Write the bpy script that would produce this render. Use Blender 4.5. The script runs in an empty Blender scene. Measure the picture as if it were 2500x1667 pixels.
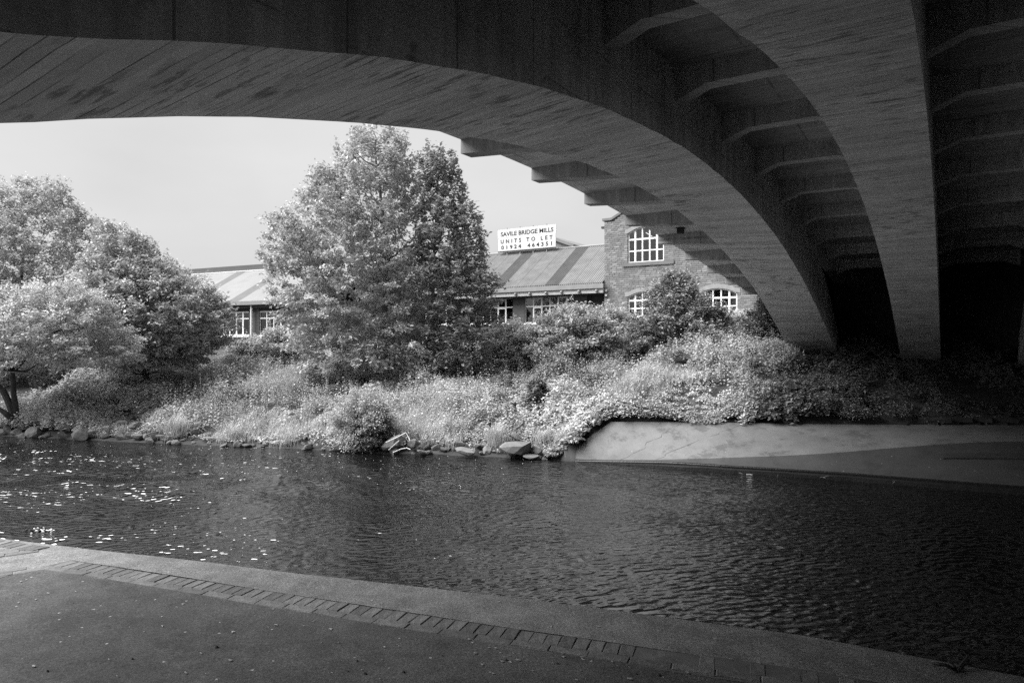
import bpy, math, random
import numpy as np
from mathutils import Vector, Matrix

random.seed(7)
rng = np.random.default_rng(11)
scene = bpy.context.scene
COL = scene.collection

# ------------------------------------------------------------------ camera
CZ = 3.2                                   # eye height above the water (water is z = 0)
cam_data = bpy.data.cameras.new('camera')
cam_data.lens = 24.0
cam_data.sensor_width = 36.0
cam_data.clip_start = 0.05
cam_data.clip_end = 5000
cam = bpy.data.objects.new('camera', cam_data)
COL.objects.link(cam)
cam.location = (0, 0, CZ)
cam.rotation_euler = (math.radians(90), 0, 0)
scene.camera = cam

# ------------------------------------------------------------------ frames of reference
TH = math.radians(32.6)                    # the bridge spans along u, the river flows along v
ST, CT = math.sin(TH), math.cos(TH)
def W(u, v, z):
    u = np.asarray(u, float); v = np.asarray(v, float); z = np.asarray(z, float)
    u, v, z = np.broadcast_arrays(u, v, z)
    return np.stack([u * ST - v * CT, u * CT + v * ST, z], -1)
def UV(x, y):
    return x * ST + y * CT, -x * CT + y * ST

# ------------------------------------------------------------------ sky, sun, exposure
world = bpy.data.worlds.new('World')
scene.world = world
world.use_nodes = True
nt = world.node_tree
nt.nodes.clear()
sun_dir = W(-0.45, 0.66, 1.0)              # towards the sun: high, from the left and a little behind
sun_dir = sun_dir / np.linalg.norm(sun_dir)
elev = math.asin(sun_dir[2])
azim = math.atan2(sun_dir[0], sun_dir[1])
sky = nt.nodes.new('ShaderNodeTexSky')
sky.sky_type = 'NISHITA'
sky.sun_disc = False
sky.sun_elevation = elev
sky.sun_rotation = azim
sky.dust_density = 3.0
bw = nt.nodes.new('ShaderNodeRGBToBW')
nt.links.new(sky.outputs[0], bw.inputs[0])
tc = nt.nodes.new('ShaderNodeTexCoord')
mp = nt.nodes.new('ShaderNodeMapping')
mp.inputs['Scale'].default_value = (1, 1, 2.2)
nt.links.new(tc.outputs['Generated'], mp.inputs[0])
cl = nt.nodes.new('ShaderNodeTexNoise')
cl.inputs['Scale'].default_value = 1.7
cl.inputs['Detail'].default_value = 5
nt.links.new(mp.outputs[0], cl.inputs['Vector'])
cr = nt.nodes.new('ShaderNodeMapRange')
cr.inputs['From Min'].default_value = 0.35
cr.inputs['From Max'].default_value = 0.7
cr.inputs['To Min'].default_value = 1.72
cr.inputs['To Max'].default_value = 2.3
nt.links.new(cl.outputs['Fac'], cr.inputs['Value'])
mixs = nt.nodes.new('ShaderNodeMix')       # thin high cloud over the blue, seen in black and white
mixs.data_type = 'FLOAT'
mixs.inputs['Factor'].default_value = 0.85
nt.links.new(bw.outputs[0], mixs.inputs['A'])
nt.links.new(cr.outputs['Result'], mixs.inputs['B'])
bg = nt.nodes.new('ShaderNodeBackground')
bg.inputs['Strength'].default_value = 0.05
nt.links.new(mixs.outputs['Result'], bg.inputs['Color'])
wo = nt.nodes.new('ShaderNodeOutputWorld')
nt.links.new(bg.outputs[0], wo.inputs[0])

sd = bpy.data.lights.new('sun', 'SUN')
sd.energy = 2.0
sd.angle = math.radians(54)
sd.color = (1.0, 1.0, 1.0)
sun = bpy.data.objects.new('sun', sd)
COL.objects.link(sun)
sun.rotation_euler = Vector(sun_dir.tolist()).to_track_quat('Z', 'Y').to_euler()

scene.render.engine = 'CYCLES'
scene.view_settings.view_transform = 'Standard'
scene.view_settings.look = 'None'
scene.view_settings.gamma = 1
scene.view_settings.use_curve_mapping = False
scene.view_settings.exposure = 2.7
scene.cycles.max_bounces = 8
scene.cycles.diffuse_bounces = 5
scene.cycles.glossy_bounces = 3
scene.cycles.transparent_max_bounces = 12
scene.cycles.sample_clamp_indirect = 3
scene.cycles.use_denoising = False
scene.cycles.use_adaptive_sampling = False

# ------------------------------------------------------------------ mesh helpers
OFF = {}
def mesh_np(name, V, F, mats, uv=None, tone=None, smooth=False, fmat=None):
    """V (N,3); F array (M,k) or list of arrays of different k."""
    V = np.asarray(V, np.float32)
    Fs = F if isinstance(F, list) else [F]
    Fs = [np.asarray(f, np.int32) for f in Fs if len(f)]
    me = bpy.data.meshes.new(name)
    me.vertices.add(len(V))
    me.vertices.foreach_set('co', V.ravel())
    loops = np.concatenate([f.ravel() for f in Fs])
    tot = np.concatenate([np.full(len(f), f.shape[1], np.int32) for f in Fs])
    st = np.concatenate([[0], np.cumsum(tot)[:-1]]).astype(np.int32)
    me.loops.add(len(loops))
    me.loops.foreach_set('vertex_index', loops)
    me.polygons.add(len(tot))
    me.polygons.foreach_set('loop_start', st)
    me.polygons.foreach_set('loop_total', tot)
    me.polygons.foreach_set('use_smooth', np.full(len(tot), bool(smooth)))
    for m in (mats if isinstance(mats, (list, tuple)) else [mats]):
        me.materials.append(m)
    if fmat is not None:
        me.polygons.foreach_set('material_index', np.asarray(fmat, np.int32))
    if uv is not None:
        l = me.uv_layers.new(name='UVMap')
        uv = np.asarray(uv, np.float32)
        if len(uv) == len(V):
            uv = uv[loops]
        l.data.foreach_set('uv', uv.ravel())
    if tone is not None:
        a = me.attributes.new('tone', 'FLOAT', 'POINT')
        a.data.foreach_set('value', np.asarray(tone, np.float32))
    me.update(calc_edges=True)
    return me

def tag(o, label=None, cat=None, group=None, kind=None):
    if label: o['label'] = label
    if cat: o['category'] = cat
    if group: o['group'] = group
    if kind: o['kind'] = kind
    return o

def link(name, me, parent=None, loc=(0, 0, 0)):
    o = bpy.data.objects.new(name, me)
    COL.objects.link(o)
    if parent is not None:
        o.parent = parent
    o.location = loc
    return o

def thing(name, label, cat, loc=(0, 0, 0), group=None):
    o = bpy.data.objects.new(name, None)
    o.empty_display_size = 0.2
    COL.objects.link(o)
    o.location = [float(c) for c in loc]
    OFF[o.name] = np.array([float(c) for c in loc])
    return tag(o, label, cat, group)

def build(name, V, F, mats, parent=None, **kw):
    V = np.asarray(V, float)
    off = OFF.get(parent.name, np.zeros(3)) if parent is not None else np.zeros(3)
    o = link(name, mesh_np(name, V - off, F, mats, **kw), parent)
    OFF[o.name] = off
    return o

class MB:
    def __init__(s): s.V = []; s.Q = []; s.T = []; s.n = 0
    def add(s, V, Q=None, T=None):
        V = np.asarray(V, float)
        if Q is not None and len(Q): s.Q.append(np.asarray(Q, int) + s.n)
        if T is not None and len(T): s.T.append(np.asarray(T, int) + s.n)
        s.V.append(V); s.n += len(V)
    BOXQ = np.array([[0, 3, 2, 1], [4, 5, 6, 7], [0, 1, 5, 4], [1, 2, 6, 5], [2, 3, 7, 6], [3, 0, 4, 7]])
    def hexa(s, P): s.add(P, s.BOXQ)         # 8 points: bottom ring, top ring
    def box(s, a0, a1, b0, b1, z0, z1, fr):  # axis box in a frame function fr(a,b,z)
        a = np.array([a0, a1, a1, a0] * 2); b = np.array([b0, b0, b1, b1] * 2)
        z = np.array([z0] * 4 + [z1] * 4)
        s.hexa(fr(a, b, z))
    def tube(s, pts, rad, n=6, cap=True):
        pts = np.asarray(pts, float); m = len(pts)
        rad = np.broadcast_to(np.asarray(rad, float), (m,))
        tg = np.gradient(pts, axis=0); tg /= np.linalg.norm(tg, axis=1, keepdims=True) + 1e-9
        ref = np.array([0.31, 0.17, 0.94]) if abs(tg[0][2]) < .8 else np.array([0.94, .2, .1])
        a = np.cross(tg, ref); a /= np.linalg.norm(a, axis=1, keepdims=True) + 1e-9
        b = np.cross(tg, a)
        an = np.arange(n) * 2 * math.pi / n
        V = pts[:, None] + rad[:, None, None] * (np.cos(an)[None, :, None] * a[:, None] + np.sin(an)[None, :, None] * b[:, None])
        i = np.arange(m - 1)[:, None]; j = np.arange(n)[None]
        q = np.stack([i * n + j, i * n + (j + 1) % n, (i + 1) * n + (j + 1) % n, (i + 1) * n + j], -1).reshape(-1, 4)
        T = None
        Vv = V.reshape(-1, 3)
        if cap:
            Vv = np.vstack([Vv, pts[0], pts[-1]])
            j = np.arange(n)
            T = np.vstack([np.stack([np.full(n, m * n), (j + 1) % n, j], -1),
                           np.stack([np.full(n, m * n + 1), (m - 1) * n + j, (m - 1) * n + (j + 1) % n], -1)])
        s.add(Vv, q, T)
    def out(s, name, mat, parent=None, **kw):
        F = []
        if s.Q: F.append(np.concatenate(s.Q))
        if s.T: F.append(np.concatenate(s.T))
        return build(name, np.concatenate(s.V), F, mat, parent, **kw)

def grid_faces(ni, nj):
    i, j = np.meshgrid(np.arange(ni - 1), np.arange(nj - 1), indexing='ij')
    a = i * nj + j
    return np.stack([a, a + nj, a + nj + 1, a + 1], -1).reshape(-1, 4)

class Smooth2:                                # smooth random field in two dimensions
    def __init__(s, scale, seed, n=22):
        r = np.random.default_rng(seed)
        s.k = r.normal(size=(n, 2)) / scale * 1.6; s.p = r.uniform(0, 6.28, n); s.n = n
    def __call__(s, u, v):
        u = np.asarray(u, float); v = np.asarray(v, float)
        return np.sin(u[..., None] * s.k[:, 0] + v[..., None] * s.k[:, 1] + s.p).sum(-1) / math.sqrt(s.n / 2)

# ------------------------------------------------------------------ material helpers
class NT:
    def __init__(s, name):
        s.m = bpy.data.materials.new(name); s.m.use_nodes = True
        s.t = s.m.node_tree; s.t.nodes.clear()
        s.out = s.n('ShaderNodeOutputMaterial')
    def n(s, t, **kw):
        x = s.t.nodes.new(t)
        for k, v in kw.items():
            if k.startswith('_'): setattr(x, k[1:], v)
            else: x.inputs[k.replace('__', ' ')].default_value = v
        return x
    def l(s, a, b): s.t.links.new(a, b)
    def math(s, op, a, b=None, c=None):
        x = s.t.nodes.new('ShaderNodeMath'); x.operation = op
        for i, q in enumerate((a, b, c)):
            if q is None: continue
            if isinstance(q, (int, float)): x.inputs[i].default_value = q
            else: s.l(q, x.inputs[i])
        return x.outputs[0]
    def noise(s, vec, scale, detail=4, rough=.55, sc=None):
        if sc is not None:
            mp = s.n('ShaderNodeMapping'); mp.inputs['Scale'].default_value = sc
            s.l(vec, mp.inputs[0]); vec = mp.outputs[0]
        x = s.n('ShaderNodeTexNoise', Scale=scale, Detail=detail, Roughness=rough)
        s.l(vec, x.inputs['Vector']); return x.outputs['Fac']
    def rng(s, v, a, b, c, d):
        x = s.n('ShaderNodeMapRange')
        x.inputs['From Min'].default_value = a; x.inputs['From Max'].default_value = b
        x.inputs['To Min'].default_value = c; x.inputs['To Max'].default_value = d
        s.l(v, x.inputs['Value']); return x.outputs['Result']
    def bump(s, h, strength=.5, dist=.01, normal=None):
        x = s.n('ShaderNodeBump', Strength=strength, Distance=dist)
        s.l(h, x.inputs['Height'])
        if normal is not None: s.l(normal, x.inputs['Normal'])
        return x.outputs[0]
    def pbsdf(s, col, rough=.8, spec=.3, normal=None):
        p = s.n('ShaderNodeBsdfPrincipled')
        p.inputs['Roughness'].default_value = rough
        p.inputs['Specular IOR Level'].default_value = spec
        if isinstance(col, (int, float)): p.inputs['Base Color'].default_value = (col, col, col, 1)
        else: s.l(col, p.inputs['Base Color'])
        if normal is not None: s.l(normal, p.inputs['Normal'])
        s.l(p.outputs[0], s.out.inputs[0]); return p

def simple(name, v, rough=.7, var=.2, scale=6., spec=.3, bump=0., detail=5):
    t = NT(name); co = t.n('ShaderNodeTexCoord').outputs['Object']
    n = t.noise(co, scale, detail)
    c = t.rng(n, .25, .75, v * (1 - var), v * (1 + var))
    nm = t.bump(t.noise(co, scale * 5, 4), .6, bump) if bump else None
    t.pbsdf(c, rough, spec, nm)
    return t.m

def concrete_soffit(name, v):
    """board-marked concrete: uv = (metres along the arch, metres across)."""
    t = NT(name); uv = t.n('ShaderNodeUVMap').outputs[0]
    sep = t.n('ShaderNodeSeparateXYZ'); t.l(uv, sep.inputs[0])
    wob = t.noise(uv, 1.0, 2, sc=(.8, .5, 1))
    s = t.math('ADD', sep.outputs[0], t.math('MULTIPLY', wob, .05))
    b = t.math('DIVIDE', s, .115)
    fl = t.math('FLOOR', b); fr = t.math('FRACT', b)
    wn = t.n('ShaderNodeTexWhiteNoise'); wn.noise_dimensions = '1D'; t.l(fl, wn.inputs['W'])
    board = t.rng(wn.outputs['Value'], 0, 1, .86, 1.12)
    edge = t.math('LESS_THAN', fr, .10)
    lw = t.n('ShaderNodeTexWhiteNoise'); lw.noise_dimensions = '1D'; t.l(t.math('ADD', fl, 71.3), lw.inputs['W'])
    brk = t.noise(uv, 1.2, 3, sc=(2.5, .9, 1))
    edge = t.math('MULTIPLY', edge, t.math('MULTIPLY', t.math('GREATER_THAN', lw.outputs['Value'], .2), t.rng(brk, .42, .6, 0, 1)))
    streak = t.noise(uv, 1.0, 5, .62, sc=(9, 2.4, 1))
    area = t.noise(uv, .7, 3, sc=(.8, 1.0, 1))
    stain = t.math('MULTIPLY', t.rng(streak, .53, .60, 0, 1), t.rng(area, .40, .56, .15, 1))
    grain = t.noise(uv, 1.0, 4, .6, sc=(90, 14, 1))
    big = t.noise(uv, .55, 4)
    c = t.math('MULTIPLY', board, t.rng(big, .25, .75, .82, 1.15))
    c = t.math('MULTIPLY', c, t.rng(grain, .2, .8, .86, 1.12))
    c = t.math('MULTIPLY', c, t.math('SUBTRACT', 1, t.math('MULTIPLY', stain, .55)))
    c = t.math('MULTIPLY', c, t.math('SUBTRACT', 1, t.math('MULTIPLY', edge, .8)))
    c = t.math('MULTIPLY', c, v)
    h = t.math('ADD', t.math('MULTIPLY', edge, -1.2), t.math('ADD', t.math('MULTIPLY', grain, .5), t.math('MULTIPLY', wn.outputs['Value'], .6)))
    t.pbsdf(c, .85, .2, t.bump(h, .6, .006))
    return t.m

def concrete_face(name, v, panel=2.27, lift=.62):
    """shuttered concrete sides: uv = (metres along, metres up)."""
    t = NT(name); uv = t.n('ShaderNodeUVMap').outputs[0]
    sep = t.n('ShaderNodeSeparateXYZ'); t.l(uv, sep.inputs[0])
    a = t.math('FRACT', t.math('DIVIDE', t.math('ADD', sep.outputs[0], .37), panel / 2))
    bb = t.math('FRACT', t.math('DIVIDE', t.math('ADD', sep.outputs[1], t.math('MULTIPLY', t.noise(uv, .8, 2), .03)), lift))
    j = t.math('MAXIMUM', t.math('LESS_THAN', a, .016), t.math('MULTIPLY', t.math('LESS_THAN', bb, .03), t.rng(t.noise(uv, 1.4, 3), .4, .55, 0, .8)))
    big = t.noise(uv, .9, 5, .6)
    drip = t.noise(uv, 1.0, 5, .6, sc=(7, .8, 1))
    fine = t.noise(uv, 28, 4)
    spot = t.rng(t.noise(uv, 3.2, 4, .6), .64, .72, 0, 1)
    c = t.math('MULTIPLY', t.rng(big, .3, .7, .7, 1.25), t.rng(drip, .3, .7, .72, 1.2))
    c = t.math('MULTIPLY', c, t.rng(fine, .2, .8, .88, 1.12))
    c = t.math('MULTIPLY', c, t.math('SUBTRACT', 1, t.math('MULTIPLY', j, .5)))
    c = t.math('MULTIPLY', c, t.math('SUBTRACT', 1, t.math('MULTIPLY', spot, .45)))
    c = t.math('MULTIPLY', c, v)
    h = t.math('SUBTRACT', t.math('MULTIPLY', fine, .4), j)
    t.pbsdf(c, .88, .2, t.bump(h, .6, .008))
    return t.m

def concrete_apron(name, v, wet=0.):
    t = NT(name); co = t.n('ShaderNodeTexCoord').outputs['Object']
    big = t.noise(co, .5, 5, .6); mid = t.noise(co, 3, 6, .68); fine = t.noise(co, 45, 4, .7)
    c = t.math('MULTIPLY', t.rng(big, .3, .7, .78, 1.18), t.rng(mid, .25, .75, .84, 1.12))
    c = t.math('MULTIPLY', c, t.rng(fine, .3, .7, .8, 1.2))
    sp = t.n('ShaderNodeTexVoronoi', Scale=4.5); sp.feature = 'F1'; t.l(co, sp.inputs['Vector'])
    chip = t.math('MULTIPLY', t.math('LESS_THAN', sp.outputs['Distance'], .07), t.rng(t.noise(co, .8, 3), .5, .6, 0, .5))
    c = t.math('ADD', t.math('MULTIPLY', c, v), t.math('MULTIPLY', chip, .25))
    sz = t.n('ShaderNodeSeparateXYZ'); t.l(co, sz.inputs[0])
    zn = t.math('ADD', sz.outputs[2], t.math('MULTIPLY', t.math('SUBTRACT', t.noise(co, 2.2, 5, .65), .5), .5))
    c = t.math('MULTIPLY', c, t.math('MULTIPLY', t.rng(zn, .12, .34, .78, 1.0), t.rng(zn, .84, 1.02, 1.0, .72)))   # tide line below, silt along the top
    moss = t.rng(t.noise(co, 1.7, 7, .72), .54, .62, 0, .8)
    c = t.math('MULTIPLY', c, t.math('SUBTRACT', 1, t.math('MULTIPLY', moss, .45 if not wet else .25)))
    t.pbsdf(c, .85 - wet * .25, .3, t.bump(fine, .5, .006))
    return t.m

def ground_mat(name, v, speck=.5, dark=.5):
    t = NT(name); co = t.n('ShaderNodeTexCoord').outputs['Object']
    big = t.noise(co, .9, 5, .6); mid = t.noise(co, 6, 5, .65); fine = t.noise(co, 160, 3, .7)
    grit = t.noise(co, 60, 3, .7)
    c = t.math('MULTIPLY', t.rng(big, .3, .7, .75, 1.25), t.rng(mid, .3, .7, .72, 1.28))
    c = t.math('MULTIPLY', c, t.rng(fine, .3, .7, .35, 1.65))
    c = t.math('MULTIPLY', c, t.rng(grit, .3, .7, .6, 1.4))
    c = t.math('MULTIPLY', c, v)
    sp = t.n('ShaderNodeTexVoronoi', Scale=15); t.l(co, sp.inputs['Vector'])
    rnd = t.n('ShaderNodeSeparateColor'); t.l(sp.outputs['Color'], rnd.inputs[0])
    chip = t.math('MULTIPLY', t.math('LESS_THAN', sp.outputs['Distance'], .11), t.math('GREATER_THAN', rnd.outputs[0], .78))
    c = t.math('ADD', c, t.math('MULTIPLY', chip, .22 * speck))
    st = t.rng(t.noise(co, 2.4, 6, .7), .6, .72, 0, 1)
    c = t.math('MULTIPLY', c, t.math('SUBTRACT', 1, t.math('MULTIPLY', st, .6 * dark)))
    h = t.math('ADD', fine, t.math('MULTIPLY', grit, .8))
    t.pbsdf(c, .9, .25, t.bump(h, .7, .005))
    return t.m

def leaf_mat(name, lo, hi, trans=.3, rough=.5, spec=.35):
    t = NT(name)
    at = t.n('ShaderNodeAttribute'); at.attribute_name = 'tone'
    c = t.rng(at.outputs['Fac'], 0, 1, lo, hi)
    p = t.n('ShaderNodeBsdfPrincipled'); p.inputs['Roughness'].default_value = rough
    p.inputs['Specular IOR Level'].default_value = spec
    t.l(c, p.inputs['Base Color'])
    tr = t.n('ShaderNodeBsdfTranslucent'); t.l(c, tr.inputs[0])
    mx = t.n('ShaderNodeMixShader'); mx.inputs[0].default_value = trans
    t.l(p.outputs[0], mx.inputs[1]); t.l(tr.outputs[0], mx.inputs[2]); t.l(mx.outputs[0], t.out.inputs[0])
    return t.m

def stone_mat(name, v):
    t = NT(name); co = t.n('ShaderNodeTexCoord').outputs['Object']
    oi = t.n('ShaderNodeObjectInfo')
    big = t.noise(co, 2.2, 5, .6); fine = t.noise(co, 22, 5, .65)
    c = t.math('MULTIPLY', t.rng(big, .25, .75, .72, 1.25), t.rng(fine, .25, .75, .75, 1.2))
    c = t.math('MULTIPLY', c, t.rng(oi.outputs['Random'], 0, 1, .7 * v, 1.25 * v))
    t.pbsdf(c, .85, .25, t.bump(fine, .6, .02))
    return t.m

M = {}
M['soffit'] = concrete_soffit('board_marked_concrete', .45)
M['face'] = concrete_face('shuttered_concrete', .40)
M['slab'] = concrete_face('slab_concrete', .40, 3.1, 1.1)
M['dark_slab'] = concrete_face('dark_slab_concrete', .26, 3.1, 1.1)  # inner deck slab, a darker tone than the cantilever slab
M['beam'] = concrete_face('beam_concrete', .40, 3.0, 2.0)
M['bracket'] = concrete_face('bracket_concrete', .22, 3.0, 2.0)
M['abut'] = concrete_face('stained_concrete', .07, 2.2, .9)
M['apron'] = concrete_apron('pale_concrete', .13)
M['apron_damp'] = concrete_apron('damp_concrete', .05, .6)
M['toe'] = simple('wet_dark_concrete', .012, .5, .4, 5, .4, .02)
M['quay'] = ground_mat('gritty_concrete', .145, .5, .4)
M['asphalt'] = ground_mat('worn_asphalt', .066, 1.0, .8)
M['soil'] = simple('soil', .05, .95, .4, 2, .1, .03)
M['rock'] = stone_mat('river_rock', .14)
M['darkstone'] = stone_mat('mossy_stone', .03)
M['brick'] = stone_mat('paving_brick', .125)
M['wallbrick'] = stone_mat('wall_stone_block', .22)
M['mortar'] = simple('mortar', .10, .95, .25, 9, .1)
M['dressed'] = simple('dressed_stone', .27, .85, .15, 4, .2)
M['sill'] = simple('dark_stone_sill', .16, .85, .2, 4, .2)
M['white'] = simple('white_paint', .78, .45, .05, 3, .4)
M['signwhite'] = simple('white_board', .52, .5, .03, 1.2, .3)
M['black'] = simple('black_lettering', .012, .6, .1, 3, .2)
M['gutter'] = simple('grey_gutter', .22, .6, .12, 3, .3)
M['eave'] = simple('pale_eave_board', .42, .7, .12, 3, .3)
M['boards'] = simple('dark_boards', .05, .8, .3, 5, .2)
M['roof'] = simple('weathered_roof_sheet', .17, .75, .22, 1.6, .3)
M['roofpale'] = simple('pale_roof_sheet', .17, .6, .12, 1.3, .35)
M['rooflight'] = simple('dark_roof_strip', .075, .6, .22, 2.0, .35)
M['roofdark'] = simple('dark_ridge_sheet', .085, .7, .15, 1.0, .3)
M['bark'] = simple('bark', .12, .9, .35, 9, .2, .02)
M['barkdark'] = simple('dark_bark', .045, .9, .35, 9, .2, .02)
M['deadwood'] = simple('bleached_wood', .24, .8, .2, 12, .2, .01)
M['driftwood'] = simple('dark_driftwood', .04, .9, .4, 8, .2, .02)
M['metalwhite'] = simple('white_tube', .5, .4, .08, 6, .5)
M['foam'] = simple('water_foam', .75, .8, .1, 20, .2)
M['blackbox'] = simple('black_plastic', .01, .5, .1, 4, .3)
M['room'] = simple('dim_interior', .14, .9, .4, .9, .1)

def brick_face(name, v, bu, bv):
    t = NT(name); uv = t.n('ShaderNodeUVMap').outputs[0]
    b = t.n('ShaderNodeTexBrick', Scale=1.0); b.inputs['Brick Width'].default_value = bu
    b.inputs['Row Height'].default_value = bv; b.inputs['Mortar Size'].default_value = .008
    b.inputs['Color1'].default_value = (v * .8,) * 3 + (1,); b.inputs['Color2'].default_value = (v * 1.2,) * 3 + (1,)
    b.inputs['Mortar'].default_value = (v * 1.1,) * 3 + (1,)
    t.l(uv, b.inputs['Vector'])
    t.pbsdf(b.outputs['Color'], .9, .2, t.bump(b.outputs['Fac'], -.6, .006))
    return t.m
M['redbrick'] = brick_face('small_dark_brick', .085, .22, .075)

def glass_mat(name, dark, refl):
    t = NT(name)
    g = t.n('ShaderNodeBsdfGlossy'); g.inputs['Roughness'].default_value = .03
    d = t.n('ShaderNodeBsdfTransparent'); d.inputs[0].default_value = (dark, dark, dark, 1)
    fr = t.n('ShaderNodeFresnel', IOR=1.5)
    f = t.math('ADD', t.math('MULTIPLY', fr.outputs[0], 1.3), refl)
    mx = t.n('ShaderNodeMixShader'); t.l(f, mx.inputs[0])
    t.l(d.outputs[0], mx.inputs[1]); t.l(g.outputs[0], mx.inputs[2]); t.l(mx.outputs[0], t.out.inputs[0])
    return t.m
M['glass'] = glass_mat('window_glass', .75, .04)

def lamp_mat():
    t = NT('lit_tube'); e = t.n('ShaderNodeEmission'); e.inputs[1].default_value = .35
    t.l(e.outputs[0], t.out.inputs[0]); return t.m
M['tube'] = lamp_mat()

def water_mat():
    t = NT('river_water'); co = t.n('ShaderNodeTexCoord').outputs['Object']
    # fine ripples: crests run along the flow with some skew
    rot = t.n('ShaderNodeMapping'); rot.inputs['Rotation'].default_value = (0, 0, math.radians(-14))
    t.l(co, rot.inputs[0]); v = rot.outputs[0]
    r1 = t.noise(v, 1.0, 0, .5, sc=(6.2, 10.0, 1))
    r2 = t.noise(v, 1.0, 0, .5, sc=(13., 21., 1))
    r3 = t.noise(co, 1.0, 2, .5, sc=(.8, 1.6, 1))
    calm = t.rng(t.noise(co, .35, 3, .5, sc=(1, 1, 1)), .38, .62, .5, 1.2)
    h = t.math('ADD', t.math('ADD', t.math('MULTIPLY', r1, 1.0), t.math('MULTIPLY', r2, .22)), t.math('MULTIPLY', r3, .8))
    h = t.math('MULTIPLY', h, calm)
    nm = t.bump(h, 1.0, .052)
    p = t.pbsdf(.004, .045, .5, nm)
    p.inputs['IOR'].default_value = 1.9
    return t.m
M['water'] = water_mat()
M['leaf_mid'] = leaf_mat('tree_leaf_mid', .25, .52, .28)
M['leaf_dark'] = leaf_mat('tree_leaf_dark', .16, .35, .25)
M['leaf_pale'] = leaf_mat('tree_leaf_pale', .34, .60, .28)
M['leaf_bank'] = leaf_mat('bank_leaf', .22, .54, .28)
M['leaf_shade'] = leaf_mat('dark_leaf', .08, .20, .25)  # for dark bushes, and for shade painted into ground plants under the deck
M['grass'] = leaf_mat('grass_blade', .30, .58, .3)
M['flower'] = leaf_mat('flower_head', .5, .8, .2, .7)

# ------------------------------------------------------------------ the bridge
E1C = [6.490909255242585e-07, 0.00014736510807016146, -0.022011706532535574, 0.40263338317165503, 0.774769530115313]
def zs(u):                                   # soffit height (relative to the eye) along the span
    u = np.asarray(u, float)
    a = np.polyval(E1C, u)
    b = np.polyval(E1C, 20.4 - u) + np.polyval(E1C, 1.2) - np.polyval(E1C, 19.2)
    return np.where(u < 1.2, b, a)
def zdelta(u): return np.interp(u, [1.7, 6, 8, 10.5, 12.3, 16, 20, 24], [-.15, -.14, -.12, -.03, .01, .09, .13, .02])
UB = 9.12 + 2.29 * np.arange(-6, 9)          # cross beam stations
_u = [-8, -2, 4, 9.09, 11.4, 13.7, 16, 18.4, 20.65, 23.1, 25.4, 28.5]
_z = [2.3, 2.85, 3.22, 3.37, 3.39, 3.31, 3.17, 2.96, 2.75, 2.52, 2.30, 2.0]
def zedge(u):                                # underside of the cantilevered slab
    u = np.asarray(u, float)
    k = np.array([-1.2, -.6, 0, .6, 1.2])
    return sum(np.interp(u + d, _u, _z) for d in k) / 5
INN = .40                                    # the slab between the ribs sits higher
VO, VEND = 6.85, -13.5
U0, U1 = -6.2, 28.4

bridge = thing('bridge', 'concrete arch bridge with ribs and cross beams spanning the river overhead', 'bridge', W(27, -3, CZ - .4))

def rib_top(u):
    t = zedge(u) + INN - .002
    e = np.interp(u, [18.6, 19.4, 21.7, 23, 24, 25.6, 27], [9, 2.72, 2.3, 1.8, 1.25, .2, -1.4])
    return np.minimum(t, np.maximum(e, zs(u) + .05))
def make_rib(v_lo, v_hi, delta=True):
    us = np.concatenate([np.arange(-5.6, 26.6, .3)])
    zl = zs(us); zh = zs(us) + (zdelta(us) if delta else 0 * us)
    zt = rib_top(us)
    n = len(us); nv = 9
    s = np.concatenate([[0], np.cumsum(np.hypot(np.diff(us), np.diff(zl)))])
    vs = np.linspace(v_lo, v_hi, nv)
    fq = (vs - v_lo) / (v_hi - v_lo)
    zz = zl[:, None] * (1 - fq) + zh[:, None] * fq
    # arrises are a little ragged, like old formwork
    rag = rng.normal(0, .006, n)
    zz[:, 0] += rag; zz[:, -1] += rng.normal(0, .006, n)
    V0 = W(us[:, None] + 0 * vs, 0 * us[:, None] + vs, zz + CZ).reshape(-1, 3)
    F0 = grid_faces(n, nv)[:, ::-1]
    uv0 = np.stack([np.repeat(s, nv), np.tile(vs, n)], -1)
    Vs, Fs, uvs, fm = [V0], [F0], [uv0], [np.zeros(len(F0))]
    base = len(V0)
    for v, zb, flip in ((v_lo, zz[:, 0], 0), (v_hi, zz[:, -1], 1)):
        m = 4
        fr = np.linspace(0, 1, m)
        z = zb[:, None] * (1 - fr) + zt[:, None] * fr
        V1 = W(us[:, None] + 0 * fr, np.full((n, m), v), z + CZ).reshape(-1, 3)
        F1 = grid_faces(n, m) + base
        if flip: F1 = F1[:, ::-1]
        uvs.append(np.stack([np.repeat(us, m), z.ravel()], -1)); Vs.append(V1); Fs.append(F1); fm.append(np.ones(len(F1)))
        base += len(V1)
    V2 = W(np.stack([us, us], 1), np.tile([v_lo, v_hi], (n, 1)), np.stack([zt, zt], 1) + CZ).reshape(-1, 3)
    Vs.append(V2); Fs.append(grid_faces(n, 2) + base); uvs.append(np.stack([np.repeat(us, 2), np.tile([0, 1.], n)], -1)); fm.append(np.ones(n - 1))
    F = np.concatenate(Fs); uv = np.concatenate(uvs)
    return build('arch_rib', np.concatenate(Vs), F, [M['soffit'], M['face']], bridge, uv=uv, fmat=np.concatenate(fm))
RIBS = [(3.17, 4.60, True), (.22, 1.31, False), (-2.95, -1.80, False), (-6.1, -4.95, False), (-9.25, -8.1, False), (-12.4, -11.25, False)]
for a, b, d in RIBS: make_rib(a, b, d)
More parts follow.
